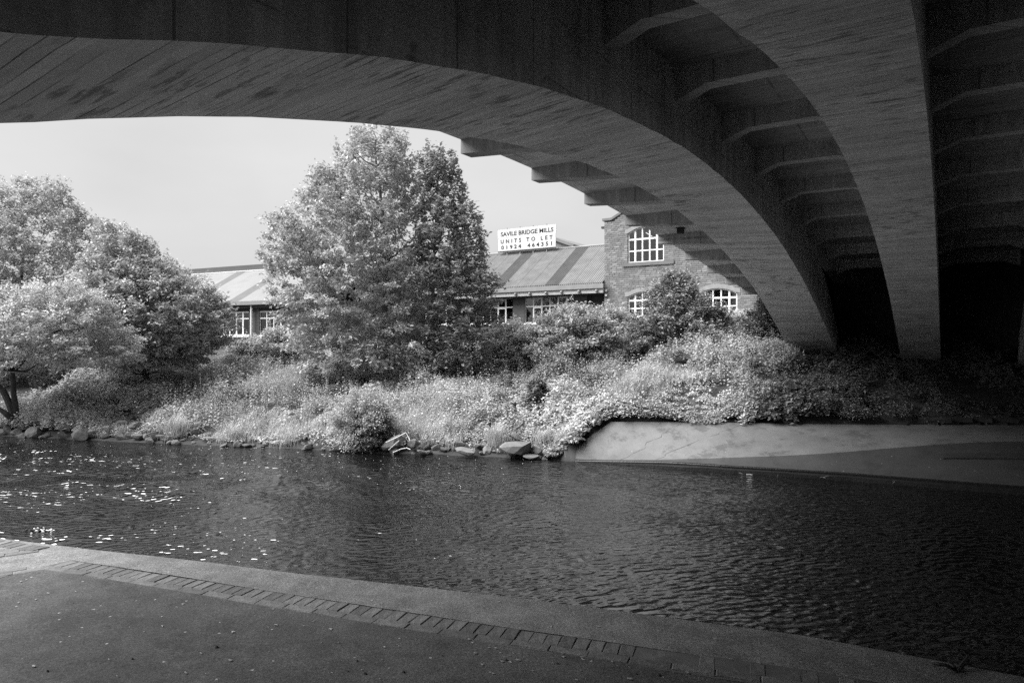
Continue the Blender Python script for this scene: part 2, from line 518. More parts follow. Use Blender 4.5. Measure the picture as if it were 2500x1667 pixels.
for a, b, d in RIBS:  # infill added above the rib ends to keep sky light out
    us = np.linspace(19.0, 26.95, 12); mb = MB()
    for p, q in zip(us[:-1], us[1:]):
        zb = [float(rib_top(p)) - .25, float(rib_top(q)) - .25]; zt = [float(zedge(p)) + INN - .003 if b < 4 else float(zedge(p)) - .003, float(zedge(q)) + INN - .003 if b < 4 else float(zedge(q)) - .003]
        v0, v1 = a + .30, b - .30
        mb.hexa(W([p, p, q, q] * 2, [v0, v1, v1, v0] * 2, np.array([zb[0], zb[0], zb[1], zb[1], zt[0], zt[0], zt[1], zt[1]]) + CZ))
    mb.out('spandrel_light_block', M['abut'], bridge, uv=np.concatenate([np.stack([UV(x[:, 0], x[:, 1])[0], x[:, 2]], -1) for x in mb.V]))

def slab(name, v0, v1, zoff, th, mat):
    us = np.arange(U0, U1 + .01, .5); n = len(us); z = zedge(us) + zoff + CZ
    vs = [v0, v1]
    V = np.concatenate([W(us, np.full(n, v), z + t) for t in (0, th) for v in vs])
    i = np.arange(n - 1); A, B, C, D = i, i + n, i + 2 * n, i + 3 * n
    F = np.concatenate([np.stack([A, A + 1, B + 1, B], 1), np.stack([C, D, D + 1, C + 1], 1),
                        np.stack([A, C, C + 1, A + 1], 1), np.stack([B, B + 1, D + 1, D], 1),
                        [[0, n, 3 * n, 2 * n], [n - 1, 3 * n - 1, 4 * n - 1, 2 * n - 1]]])
    uv = np.stack([np.tile(us, 4), np.concatenate([np.full(n, v) + k for k in (0, .1) for v in vs])], -1)
    return build(name, V, F, mat, bridge, uv=uv)
slab('deck_slab', VEND, 4.40, INN, .3, M['dark_slab'])
slab('cantilever_slab', 4.605, VO, 0, .3, M['slab'])
slab('parapet', VO - .22, VO + .06, .303, 1.1, M['face'])
slab('parapet', VEND, VEND + .25, INN + .303, 1.1, M['face'])

def prism(us0, us1, prof, name, mat):
    """prof: list of (v, z) around the section; extruded in u from us0 to us1."""
    k = len(prof); pv = np.array([p[0] for p in prof]); pz = np.array([p[1] for p in prof]) + CZ
    V = np.concatenate([W(np.full(k, us0), pv, pz), W(np.full(k, us1), pv, pz)])
    uv = np.stack([np.concatenate([pv, pv + .3]), np.concatenate([pz, pz])], -1)
    i = np.arange(k); q = np.stack([i, (i + 1) % k, (i + 1) % k + k, i + k], 1)
    F = [q]
    caps = np.array([i[::-1], i + k])
    F.append(caps)
    me_uv = None
    o = build(name, V, F, mat, bridge, uv=uv)
    return o
for u in UB:
    if not (U0 + .2 < u < U1 - .3): continue
    zt = float(zedge(u)) + INN + .004
    for k in range(len(RIBS) - 1):
        v1 = RIBS[k][0] - .001; v0 = RIBS[k + 1][1] + .001
        lo, hh, L = zt - .30, zt - .47, .42
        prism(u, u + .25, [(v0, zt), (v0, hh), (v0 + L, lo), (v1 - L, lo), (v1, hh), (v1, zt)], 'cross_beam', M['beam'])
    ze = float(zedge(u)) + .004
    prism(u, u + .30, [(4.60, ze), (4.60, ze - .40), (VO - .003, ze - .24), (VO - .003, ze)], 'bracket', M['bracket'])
# abutments close off both ends under the deck
fr = lambda a, b, z: W(a, b, z)
m = MB(); m.box(27.0, 27.8, VEND, 5.0, .2, CZ + 2.52, fr)
b_ = m.out('abutment_wall', M['abut'], bridge, uv=np.stack([np.tile([0, 1.3, 1.3, 0], 2) + np.array([VEND, VEND, 5., 5.] * 2), np.repeat([.2, 5.6], 4)], -1))
m = MB(); m.box(-6.4, -5.4, VEND, 5.2, .2, CZ + 2.0, fr)
m.out('abutment_wall', M['abut'], bridge, uv=np.stack([np.tile([0, 1., 1., 0], 2) + np.array([VEND, VEND, 5.2, 5.2] * 2), np.repeat([.2, 5.2], 4)], -1))

# ------------------------------------------------------------------ far bank, apron, water, quay
WLv = [-40, -16, -6, -1.33, 1.86, 5.7, 8.7, 10.2, 15.1, 19.4, 26.7, 34, 60]
WLu = [22, 19.0, 18.4, 17.9, 17.55, 16.75, 16.3, 15.9, 14.05, 12.7, 10.2, 7.2, -6]
def wl(v): return np.interp(v, WLv, WLu)
APv = [-16, -1.6, 2.9, 5.33, 8.0, 8.7]
def ap_top(v): return np.interp(v, APv, [24.4, 21.9, 19.7, 18.67, 17.3, 16.3])
def ap_topz(v): return np.interp(v, APv, [1.08, 1.05, 1.0, 1.0, .98, .02])
def ap_cre(v): return sum(ap_cre0(np.asarray(v, float) + d) for d in (-1., -.5, 0, .5, 1.)) / 5
def ap_cre0(v): return np.interp(v, [-16, -1.5, .56, 2.5, 6.3, 8.7], [22.6, 20.3, 18.9, 17.8, 16.68, 16.3])
def ap_crez(v): return sum(ap_crez0(np.asarray(v, float) + d) for d in (-1., -.5, 0, .5, 1.)) / 5
def ap_crez0(v): return np.interp(v, [-16, -1.5, .56, 2.5, 6.3, 8.7], [.9, .85, .74, .5, .17, .02])
def ap_botz(v): return np.interp(v, [-16, 6, 8.7], [.17, .17, .015])
lump = Smooth2(2.2, 3); lump2 = Smooth2(.7, 5)
def sstep(x, a, b):
    t = np.clip((np.asarray(x, float) - a) / (b - a), 0, 1); return t * t * (3 - 2 * t)
def ht(u, v):
    u = np.asarray(u, float); v = np.asarray(v, float)
    d = u - wl(v)
    L = np.interp(d, [-6, -3, -1, 0, 1, 2, 4, 7, 12, 20, 40], [-1.2, -.9, -.35, .02, .3, .55, 1.05, 1.65, 2.25, 2.65, 2.8])
    e = u - ap_top(v)
    w_ = np.maximum(ap_top(v) - wl(v), .3)
    R = np.where(e < 0, np.maximum((ap_topz(v) - .03) * (1 + e / w_) - .22, -1.2), np.interp(e, [0, .15, 1, 3, 5, 8, 20], [.80, 1.0, 1.3, 2.05, 2.6, 2.85, 2.9]))
    k = sstep(v, 7.9, 9.3)
    z = R * (1 - k) + L * k
    return z + .05 * lump(u, v) * sstep(d, 2, 5) + .02 * lump2(u, v) * sstep(d, .5, 2)

uu = np.concatenate([np.arange(-6, 8, 1.0), np.arange(8, 30, .35), np.arange(30, 62, 2.0)])
vv = np.concatenate([np.arange(-40, -12, 2.), np.arange(-12, 30, .35), np.arange(30, 92, 2.)])
UUg, VVg = np.meshgrid(uu, vv, indexing='ij')
zz = ht(UUg, VVg); zz = np.where(UUg - wl(VVg) < -6.5, -1.3, zz)
tag(build('river_bank', W(UUg, VVg, zz).reshape(-1, 3), grid_faces(len(uu), len(vv)), M['soil'], smooth=True), kind='structure')
g = MB(); g.box(58, 2200, -1500, 1600, 2.0, 2.55, fr)
tag(g.out('ground', M['soil']), kind='structure')

avs = np.linspace(8.7, -16, 60)
def aline(f, fz, dz=0.): return W(f(avs), avs, fz(avs) + dz)
n = len(avs)
top, cre, bot = aline(ap_top, ap_topz), aline(ap_cre, ap_crez), aline(wl, ap_botz)
mid = (top + cre) / 2; mid[:, 2] += .02
V = np.stack([cre, mid, top, top + (W(.28, 0, -.10) - W(0, 0, 0))], 1).reshape(-1, 3)
tag(build('concrete_apron', V, grid_faces(n, 4), M['apron'], smooth=True), kind='structure')
V = np.stack([bot, cre + np.array([0, 0, -.002])], 1).reshape(-1, 3)
tag(build('apron_slope', V, grid_faces(n, 2), M['apron_damp'], smooth=True), kind='structure')
def ap_pt(f, v):                              # a point on the upper apron, f = 0 at the crease, 1 at the top
    a_ = W(ap_cre(v), v, ap_crez(v)); b_ = W(ap_top(v), v, ap_topz(v)); return a_ + (b_ - a_) * f
apron = bpy.data.objects['concrete_apron']; OFF[apron.name] = np.zeros(3)
for vs_c in ((7.15, 6.1), (6.35, 4.6)):
    pts_c = []
    for i in range(15):
        fq_ = i / 14; vq_ = vs_c[0] + (vs_c[1] - vs_c[0]) * fq_ + rng.normal(0, .05)
        pts_c.append(ap_pt(fq_, vq_) + np.array([0, 0, .002 + .016 * fq_ * (1 - fq_) * 4]))
    cm = MB(); cm.tube(pts_c, rng.uniform(.0006, .004, 15), 4); cm.out('crack', M['apron_damp'], apron)
# vertical toe with a lip over the water
tb = aline(lambda v: wl(v) - .02, lambda v: 0 * v - .5); tt = aline(lambda v: wl(v) - .02, ap_botz, -.035); t2 = bot + np.array([0, 0, -.012])
tag(build('apron_toe', np.stack([tb, tt, t2], 1).reshape(-1, 3), grid_faces(n, 3), M['toe']), kind='structure')
kerb = thing('ledge', 'low dark concrete ledge along the foot of the apron, just above the water', 'ledge', W(17.4, 2, 0))
lv = np.linspace(8.2, -15, 45); lk = sstep(lv, 8.2, 5.2)
kk = MB()
p0 = W(wl(lv) - .03 - .13 * lk, lv, 0 * lv - .4); p1 = W(wl(lv) - .03 - .13 * lk, lv, lk * (.085 + rng.normal(0, .006, 45))); p2 = W(wl(lv) - .022, lv, .10 * lk)
kk.add(np.stack([p0, p1, p2], 1).reshape(-1, 3), grid_faces(45, 3)); kk.out('ledge_face', M['toe'], kerb)
lv = np.linspace(4.8, -15, 45)
kk = MB(); kk.tube(W(wl(lv) - .05, lv, ap_botz(lv) + .005), .012, 5); kk.out('edge_rail', M['boards'], kerb)
# raised strip on the apron at the far right
st = thing('raised_strip', 'thin raised concrete strip across the damp lower apron by the right edge', 'strip', W(18.6, -1, .4))
sv = np.linspace(.1, -9, 20)
def onslope(f): 
    return W(wl(sv) * (1 - f) + ap_cre(sv) * f, sv, ap_botz(sv) * (1 - f) + ap_crez(sv) * f)
a, b = onslope(.56), onslope(.66)
up = np.array([0, 0, .05])
V = np.stack([a - up, a + up * .6, b + up, b - up], 1).reshape(-1, 3)
F = np.vstack([grid_faces(20, 4), [[0, 1, 2, 3]], [[79, 78, 77, 76]]])
build('strip_block', V, F, M['apron_damp'], st)

# water: a real surface with waves, choppier upstream on the left
wu = np.concatenate([np.arange(-8, 1.6, .6), np.arange(1.6, 19.5, .085)]); wv = np.concatenate([np.arange(-60, -10, 1.2), np.arange(-10, 29, .11), np.arange(29, 90, 1.5)])
WU, WV = np.meshgrid(wu, wv, indexing='ij')
r1, r2, r3, r4 = Smooth2(.55, 21, 40), Smooth2(1.3, 22), Smooth2(.30, 23, 40), Smooth2(3.5, 24)
def chop(u, v):
    return np.clip(sstep(v, 8, 13.5) * (1 - .75 * sstep(u - wl(v), -2.6, -.6)), 0, 1) * np.clip(.6 + .5 * r4(u, v), .15, 1.3)
inside = sstep(WU, 1.6, 2.5) * (1 - sstep(np.abs(WV - 9), 17, 20))
hz = (.0035 * r1(WU, WV * .5) + .004 * r2(WU, WV * .6)) + chop(WU, WV) * (0.036 * r1(WU * 1.3, WV * .8) + .046 * r2(WU * 1.3, WV * .8) + .010 * r3(WU, WV))
hz = hz * inside
# the water may not poke through the banks at its sides
V = W(WU, WV, hz).reshape(-1, 3)
water = build('water', V, grid_faces(len(wu), len(wv)), M['water'], smooth=True)
tag(water, kind='structure')

# quay
QEv = [-30, -8, -.3, .7, 2.1, 3.9, 6.56, 9, 14, 30]
QEu = [4.6, 4.4, 4.09, 4.02, 3.67, 3.17, 2.44, 1.75, .2, -5]
def qe(v): return np.interp(v, QEv, QEu)
BOv = [-14, -.4, .58, 2.05, 3.69, 5.42, 5.5]; BOu = [3.95, 3.74, 3.58, 3.21, 2.85, 2.47, 2.45]
def bo(v): return np.interp(v, BOv, BOu)            # outer edge of the brick band
BW = .215
QZ = CZ - 1.6
def bi(v): return bo(v) - BW
VC = 5.36                                           # corner of the band
quay = thing('quay', 'concrete quay edge with a band of bricks along the near bank', 'quay', W(2, 2, QZ))
quay['kind'] = 'structure'; del quay['category']; del quay['label']
qv = np.concatenate([np.linspace(-30, -6, 12), np.arange(-5.8, 5.4, .2), [VC + .07]])
def strip(name, fa, fb, vs, za, zb, mat, parent, nsub=4, wob=0.):
    fq = np.linspace(0, 1, nsub)
    a, b = fa(vs), fb(vs)
    U_ = a[:, None] * (1 - fq) + b[:, None] * fq
    Z_ = za * (1 - fq) + zb * fq + 0 * U_
    if wob: Z_ = Z_ + wob * lump2(U_ * 1.5, np.repeat(vs[:, None], nsub, 1))
    return build(name, W(U_, np.repeat(vs[:, None], nsub, 1), Z_).reshape(-1, 3), grid_faces(len(vs), nsub)[:, ::-1], mat, parent)
strip('quay_edge', bo, lambda v: qe(v) - .012, qv, QZ, QZ - .004, M['quay'], quay, 4, .002)
fv = np.concatenate([np.linspace(-30, -6, 12), np.arange(-5.8, 12, .1), np.linspace(12.5, 30, 10)])
V = np.stack([W(qe(fv) - .012, fv, QZ - .004 + 0 * fv), W(qe(fv) + rng.normal(0, .004, len(fv)), fv, QZ - .018 + 0 * fv), W(qe(fv) + .02, fv, -1.2 + 0 * fv)], 1).reshape(-1, 3)
build('quay_wall', V, grid_faces(len(fv), 3)[:, ::-1], M['quay'], quay)
# bay left of the corner: concrete runs further back
lv2 = np.concatenate([np.arange(VC + .071, 12, .2), np.linspace(12.2, 30, 10)])
strip('quay_edge', lambda v: 0 * v + 1.0 - .3 * (v - 5), lambda v: qe(v) - .012, lv2, QZ, QZ - .004, M['quay'], quay, 6, .002)
strip('brick_bed', lambda v: bi(v) - .01, lambda v: bo(v) + .01, qv, QZ - .0032, QZ - .0032, M['mortar'], quay, 2)
path = strip('path', lambda v: 0 * v - 5.4, bi, qv, QZ - .006, QZ - .002, M['asphalt'], None, 12, .004)
tag(path, kind='structure')
lv3 = np.concatenate([np.arange(VC + .072, 12, .2), np.linspace(12.2, 30, 10)])
tag(strip('bounce_cut_ground', lambda v: 0 * v - 5.4, lambda v: 0 * v + 1.0 - .3 * (v - 5) , lv3, QZ - .005, QZ, M['soil'], None, 6), kind='structure')  # unseen ground, coloured dark to cut bounce light onto the beams

def brick_mesh(l, w, h, seed):
    r = np.random.default_rng(seed); b = .006
    P = []
    for z, s in ((-h, 0), (-b, 0), (0, b)):
        for sx, sy in ((-1, -1), (1, -1), (1, 1), (-1, 1)):
            P.append((sx * (l / 2 - s) + r.normal(0, .0015), sy * (w / 2 - s) + r.normal(0, .0015), z + r.normal(0, .0008)))
    F = [[8, 9, 10, 11]]
    for k in (0, 4):
        for i in range(4): F.append([k + i, k + (i + 1) % 4, k + 4 + (i + 1) % 4, k + 4 + i])
    return mesh_np('brick', P, np.array(F), M['brick'])
HB = [brick_mesh(.131, w_, .03, i) for i, w_ in enumerate((.0794, .0790, .0780, .0765, .0793))]
SB = [brick_mesh(.206, .0755, .03, i + 9) for i in range(4)]
qoff = OFF[quay.name]
def put_brick(meshes, u, v, du, dv, drop=0.):
    ang = math.atan2(du * CT + dv * ST, du * ST - dv * CT)
    o = link('brick', random.choice(meshes), quay, (W(u, v, QZ + .001 + rng.normal(0, .0012) - drop) - qoff).tolist())
    o.rotation_euler = (rng.normal(0, .006), rng.normal(0, .006), ang + rng.normal(0, .009))
v = VC
k = 0
while v > -.75:
    du_ = (bo(v - .05) - bo(v + .05)) / .1             # slope du/d(-v)
    nrm = np.array([1., -(-du_)]) ; nrm /= np.linalg.norm(nrm)
    tl = math.sqrt(1 + du_ * du_)
    worn = v < 1.35
    if not (worn and rng.random() < .22):
        put_brick(HB, bo(v) - .068, v, nrm[0], du_ * nrm[0], .004 if worn else 0)
    v -= .0795 / tl; k += 1
v = VC - .05
while v > -.75:
    du_ = (bo(v - .05) - bo(v + .05)) / .1; tl = math.sqrt(1 + du_ * du_)
    if not (v < 1.2 and rng.random() < .3):
        put_brick(SB, bi(v) + .042, v, du_, -1.0)
    v -= .208 / tl
# the band turns the corner and runs inland, and a second corner faces it across the bay
for row in range(2):
    for i in range(9):
        t = .1 + i * .208 + row * .1
        put_brick(SB, 2.31 - t * .925, VC + .02 + t * .38 + row * .076, -.925, .38)
for row in range(2):
    for i in range(8):
        t = i * .208 + row * .09
        put_brick(SB, 2.36 - t * .925, VC + .56 + t * .38 + row * .076, -.925, .38)
for i in range(9):
    put_brick(HB, 2.47 - i * .018, VC + .58 + i * .0795, 1, .22)

# small litter on the quay: chips, grit, leaf bits
lt = MB()
for i in range(170):
    v_ = rng.uniform(-.6, 5.8); u_ = bi(v_) - rng.gamma(1.3, .5) if rng.random() < .75 else rng.uniform(bo(v_), qe(v_) - .05)
    if u_ < 1.0: continue
    r_ = min(rng.gamma(1.6, .0022) + .0015, .009); a_ = rng.uniform(0, 6.3); k_ = 5
    an = a_ + np.arange(k_) * 6.283 / k_
    rr_ = r_ * rng.uniform(.25, 1.5, k_)
    P = W(u_ + rr_ * np.cos(an), v_ + 1.6 * rr_ * np.sin(an), QZ + .003 + 0 * an)
    c_ = W(u_, v_, QZ + .004 + .2 * r_)
    j = np.arange(k_)
    lt.add(np.vstack([P, c_]), None, np.stack([j, (j + 1) % k_, np.full(k_, k_)], 1))
for i in range(60):
    v_ = rng.normal(1.7, .5) if i < 40 else rng.uniform(-.3, 4.5); u_ = bi(v_) - abs(rng.normal(0, .22)) if rng.random() < .8 else rng.uniform(bo(v_), qe(v_) - .06)
    k_ = 7; an = np.arange(k_) * 6.283 / k_; r_ = rng.uniform(.003, .010); rr_ = r_ * rng.uniform(.2, 1.5, k_)
    P = W(u_ + .8 * rr_ * np.cos(an), v_ + 1.3 * rr_ * np.sin(an), QZ + .0035 + 0 * an); j = np.arange(k_)
    lt.add(np.vstack([P, W(u_, v_, QZ + .0045)]), None, np.stack([j, (j + 1) % k_, np.full(k_, k_)], 1))
tag(lt.out('litter', simple('pale_chips', .26, .9, .4, 30)), kind='stuff')
ds = MB()
for i in range(34):
    v_ = rng.uniform(-.6, 5.6); u_ = bi(v_) - rng.gamma(1.5, .45)
    if u_ < 1.0: continue
    r_ = rng.uniform(.003, .011); an = np.arange(6) * 1.047 + rng.uniform(0, 1)
    P = W(u_ + r_ * np.cos(an), v_ + 1.5 * r_ * np.sin(an), QZ - .002 + 0 * an); Q = W(u_ + .5 * r_ * np.cos(an), v_ + .7 * r_ * np.sin(an), QZ + r_ * .8 + 0 * an)
    j = np.arange(6)
    ds.add(np.vstack([P, Q]), np.stack([j, (j + 1) % 6, 6 + (j + 1) % 6, 6 + j], 1), [[6, 7, 8], [6, 8, 9], [6, 9, 10], [6, 10, 11]])
tag(ds.out('grit', simple('dark_grit', .03, .9, .4, 30)), kind='stuff')
# ------------------------------------------------------------------ buildings across the river
f_px = 1667.
def at_u(x, y, u):                      # a picture point on the plane u = const -> (v, z)
    k = (x - 1250) / f_px; v = math.tan(TH - math.atan(k)) * u
    Y = u * CT + v * ST
    return v, CZ + (833.5 - y) / f_px * Y

def seg_arch(hw, zspring, rise, n=8):
    xs = np.linspace(-hw, hw, n + 1)
    R = (hw * hw + rise * rise) / (2 * rise)
    return xs, zspring - (R - rise) + np.sqrt(R * R - xs * xs)

UB_ = 38.4
VL, VR = at_u(1475.5, 600, UB_)[0], 8.25
VA = (VL + VR) / 2
tall = thing('stone_mill', 'tall stone mill building with gable and arched white windows beside the bridge arch', 'building', W(UB_ + 2, VA, 2.6))
ZG = 2.3
zc = at_u(1475, 540, UB_)[1]                        # corner height
def gable(v):
    s = np.minimum(np.abs(VL - v), np.abs(v - VR))
    return zc + np.maximum(0, s - .45) * .50
# openings: centre v, half width, sill z, spring z, rise
WIN = []
for (x0, x1, yb, ys, yc_, col) in ((1532.5, 1621, 642, 571, 562.5, 0),):
    va, zb = at_u(x0, yb, UB_); vb, _ = at_u(x1, yb, UB_); _, zsp = at_u(x0, ys, UB_)
    hw = (va - vb) / 2; c1 = (va + vb) / 2
    WIN.append((c1, hw, zb, zsp, .36))
c2 = 10.95
zlo, zls = 4.70, 5.88
WIN.append((c1, hw, zlo, zls, .30)); WIN.append((c2, hw, zlo, zls, .30))
def in_open(v, z):
    for c, h, a, b, r in WIN:
        if abs(v - c) < h + .02 and a - .02 < z:
            x = abs(v - c); R = (h * h + r * r) / (2 * r)
            if x < h + .02 and z < b - (R - r) + math.sqrt(max(R * R - min(x, h) ** 2, 0)) + .02: return True
    return False
# wall core as strips between openings (recessed behind the face blocks)
m = MB()
cuts = sorted({VL, VR, VA} | {c + s * h for c, h, *_ in WIN for s in (-1, 1)})
TK = .35
FREC = .028
for a, b in zip(cuts[:-1], cuts[1:]):
    mid = (a + b) / 2
    ops = sorted([(w[2], w) for w in WIN if abs(mid - w[0]) < w[1]], key=lambda q: q[0])
    spans = []; z0 = ZG
    nsub = 8 if ops else 4
    ed = np.linspace(a, b, nsub + 1)
    for va, vb in zip(ed[:-1], ed[1:]):
        z0a = z0b = ZG
        for _, w in ops:
            c, h, zb, zp, r = w; R = (h * h + r * r) / (2 * r)
            arc = lambda v: zp - (R - r) + math.sqrt(max(R * R - (v - c) ** 2, 0))
            u0, u1 = UB_ + FREC, UB_ + TK
            m.hexa(W([u0, u0, u1, u1] * 2, [va, vb, vb, va] * 2, [z0a, z0b, z0b, z0a, zb, zb, zb, zb]))
            z0a, z0b = arc(va), arc(vb)
        ga, gb = float(gable(va)), float(gable(vb))
        m.hexa(W([UB_ + FREC] * 2 + [UB_ + TK] * 2 + [UB_ + FREC] * 2 + [UB_ + TK] * 2, [va, vb, vb, va] * 2, [z0a, z0b, z0b, z0a, ga, gb, gb, ga]))
m.out('wall', M['mortar'], tall)
m = MB()
for v_ in (VL - .3, VR): m.box(UB_ + TK + .004, UB_ + 16, v_, v_ + .3, ZG, zc, fr)
m.box(UB_ + 15.7, UB_ + 16, VR + .302, VL - .302, ZG, zc, fr)
m.out('side_wall', M['mortar'], tall)
# roof slopes behind the gable parapet
for s in (-1, 1):
    ve = VL if s > 0 else VR
    m = MB(); zt = float(gable(VA)) - .35
    m.hexa(W([UB_ + TK, UB_ + TK, UB_ + 16, UB_ + 16] * 2, [ve, VA, VA, ve] * 2, [zc - .25, zt, zt, zc - .25, zc - .13, zt + .12, zt + .12, zc - .13]))
    m.out('roof', M['roofdark'], tall)
# face blocks laid in courses
CH = .116
blk = []
z = ZG + .9; row = 0
while z < float(gable(VA)) - .1:
    gaps = []
    for c, h, zb0, zp0, r0 in WIN:
        R_ = (h * h + r0 * r0) / (2 * r0); zl_ = z + .02
        if z + CH > zb0 + .02 and zl_ < zp0 + r0:
            hw_ = h if zl_ < zp0 else math.sqrt(max(R_ * R_ - (zl_ - zp0 + R_ - r0) ** 2, 0))
            gaps.append((c + hw_, c - hw_))
    gaps.sort(reverse=True); runs = []; v = VL - .004
    for g0, g1 in gaps: runs.append((v, g0)); v = g1
    runs.append((v, VR + .004))
    for ri, (va, vb) in enumerate(runs):
        v = va; first = True
        while v > vb + .02:
            L = rng.uniform(.26, .40)
            if first: L = (.16 + .16 * (row % 2) + rng.uniform(0, .05)); first = False
            v2 = v - L
            if v2 < vb + .10: v2 = vb
            if z + CH < float(gable(v)) and z + CH < float(gable(v2)): blk.append(((v + v2) / 2, z + CH / 2, (v - v2) - .012))
            v = v2
    z += CH; row += 1
blk = np.array(blk)
# which blocks show: in front of nothing but the leaves and the bridge -> the visible window of the wall
pts = W(UB_, blk[:, 0], blk[:, 1]); px = 1250 + pts[:, 0] / pts[:, 1] * f_px; py = 833.5 - (pts[:, 2] - CZ) / pts[:, 1] * f_px
edge_y = np.interp(px, [1476, 1529, 1530, 1611, 1612, 1675, 1676, 1731, 1732, 1790, 1830], [530, 530, 556, 556, 604, 604, 640, 640, 672, 690, 725])
leaf_y = np.interp(px, [1476, 1530, 1590, 1620, 1650, 1690, 1720, 1760, 1800, 1830], [762, 757, 712, 665, 645, 680, 705, 772, 770, 772])
vis = (py > edge_y) & (py < leaf_y) & (px < 1840)
idx = np.where(vis)[0]; rng.shuffle(idx); single = set(idx[:300].tolist())
bm_cache = {}
def block_mesh(L):
    k = round(L / .03)
    if k not in bm_cache:
        r = np.random.default_rng(k); l = k * .03 / 2; h = CH / 2 - .006; P = []
        for y in (-.018, .03):
            for sx, sz in ((-1, -1), (1, -1), (1, 1), (-1, 1)): P.append((sx * l + r.normal(0, .003), y, sz * h + r.normal(0, .002)))
        bm_cache[k] = mesh_np('brick', P, MB.BOXQ[:, ::-1], M['wallbrick'])
    return bm_cache[k]
rest = MB(); toff = OFF[tall.name]; angw = math.atan2(-ST, CT)
for i, (v, z, L) in enumerate(blk):
    if i in single:
        o = link('brick', block_mesh(L), tall, (W(UB_ + rng.uniform(-.006, .006), v, z) - toff).tolist())
        o.rotation_euler = (0, 0, math.atan2(ST, -CT) + math.pi)
    else:
        rest.box(UB_ - .018 + rng.uniform(-.005, .005), UB_ + .035, v - L / 2, v + L / 2, z - CH / 2 + .006, z + CH / 2 - .006, fr)
tag(rest.out('brickwork', M['wallbrick'], tall), kind='stuff')
# coping, kneeler, spout
m = MB()
for va, vb in ((VL + .12, VL - .46), (VL - .461, VA), (VA - .001, VR + .46), (VR + .459, VR - .12)):
    ga = float(gable(min(max(va, VR), VL))); gb = float(gable(min(max(vb, VR), VL)))
    m.hexa(W([UB_ - .06] * 2 + [UB_ + .42] * 2 + [UB_ - .06] * 2 + [UB_ + .42] * 2, [va, vb, vb, va] * 2, [ga + .002, gb + .002, gb + .002, ga + .002, ga + .15, gb + .15, gb + .15, ga + .15]))
m.out('coping', M['sill'], tall)
m = MB(); m.box(UB_ + .1, UB_ + .32, VL + .002, VL + .26, zc - .42, zc - .30, fr); m.out('gutter_end', M['boards'], tall)
m = MB()
for dz in (0, -.28):
    zz_ = at_u(1478, 712, UB_)[1] + dz
    m.box(UB_ - .14, UB_ - .02, VL - .22, VL - .10, zz_, zz_ + .12, fr)
m.out('wall_lamp', M['white'], tall)
# windows
for wi, (c, h, zb, zp, r) in enumerate(WIN):
    R = (h * h + r * r) / (2 * r)
    arc = lambda v: zp - (R - r) + math.sqrt(max(R * R - (v - c) ** 2, 0))
    # lintel stones
    xs = np.linspace(c + h + .17, c - h - .17, 12)
    m = MB()
    for a, b in zip(xs[:-1], xs[1:]):
        ca, cb = min(max(a, c - h), c + h), min(max(b, c - h), c + h)
        za, zb2 = arc(ca), arc(cb)
        m.hexa(W([UB_ - .035] * 2 + [UB_ + .1] * 2 + [UB_ - .035] * 2 + [UB_ + .1] * 2, [a, b, b, a] * 2, [za, zb2, zb2, za, za + .24, zb2 + .24, zb2 + .24, za + .24]))
    m.out('lintel', M['dressed'], tall)
    m = MB(); m.box(UB_ - .09, UB_ + .1, c - h - (.62 if wi == 0 else .3), c + h + .3, zb - .22, zb - .004, fr)
    m.out('window_sill', M['sill'] if wi == 0 else M['white'], tall)
    # frame: bars in front of the glass
    up = UB_ + .10; m = MB()
    cols = np.linspace(c + h, c - h, 6)
    rows = np.linspace(zb, zp + r * .9, 4) if wi in (0, 3) else np.linspace(zb, zp + r * .8, 4)
    rows[-1] = zp + r
    for i, v in enumerate(cols):
        t = .055 if i in (1, 4) else .04
        v = min(max(v, c - h + t), c + h - t)
        top_ = arc(v) + .01
        m.box(up - .02, up + .05, v - t, v + t, zb - .003, top_, fr)
    for j, z in enumerate(rows[:-1]):
        t = .05 if j == 2 else .035
        m.box(up - .023, up + .047, c - h, c + h, z - (0 if j == 0 else t) , z + t + (.02 if j == 0 else 0), fr)
    vs_ = np.linspace(c + h, c - h, 9)
    for a, b in zip(vs_[:-1], vs_[1:]):
        za, zb2 = arc(a), arc(b)
        m.hexa(W([up - .026] * 2 + [up + .044] * 2 + [up - .026] * 2 + [up + .044] * 2, [a, b, b, a] * 2, [za - .07, zb2 - .07, zb2 - .07, za - .07, za + .01, zb2 + .01, zb2 + .01, za + .01]))
    wf = m.out('window', M['white'], tall)
    for i in range(5):
        for j in range(3):
            a, b = cols[i], cols[i + 1]; z0 = rows[j]
            if j < 2: za = zb2 = rows[j + 1]
            else: za, zb2 = arc(a), arc(b)
            m = MB(); m.hexa(W([up + .012] * 2 + [up + .018] * 2 + [up + .012] * 2 + [up + .018] * 2, [a, b, b, a] * 2, [z0, z0, z0, z0, za, zb2, zb2, za]))
            m.out('pane', M['glass'], wf)
    m = MB(); m.box(UB_ + 3.0, UB_ + 3.1, c - h - 1.4, c + h + 1.4, zb - .9, zp + 1.4, fr)
    m.box(UB_ + .36, UB_ + 3.0, c - h - 1.4, c + h + 1.4, zp + 1.0, zp + 1.1, fr)
    m.out('room_lining', M['room'], tall)
c, h, zb, zp, r = WIN[0]
m = MB()
va, za = at_u(1577, 568, UB_ + .9); vb, zb_ = at_u(1592, 577, UB_ + .9)
m.tube([W(UB_ + .9, va, za), W(UB_ + .9, vb, zb_)], .022, 6)
tl_ = m.out('strip_light', M['tube']); tag(tl_, 'lit fluorescent tube seen through the upper arched window', 'lamp')

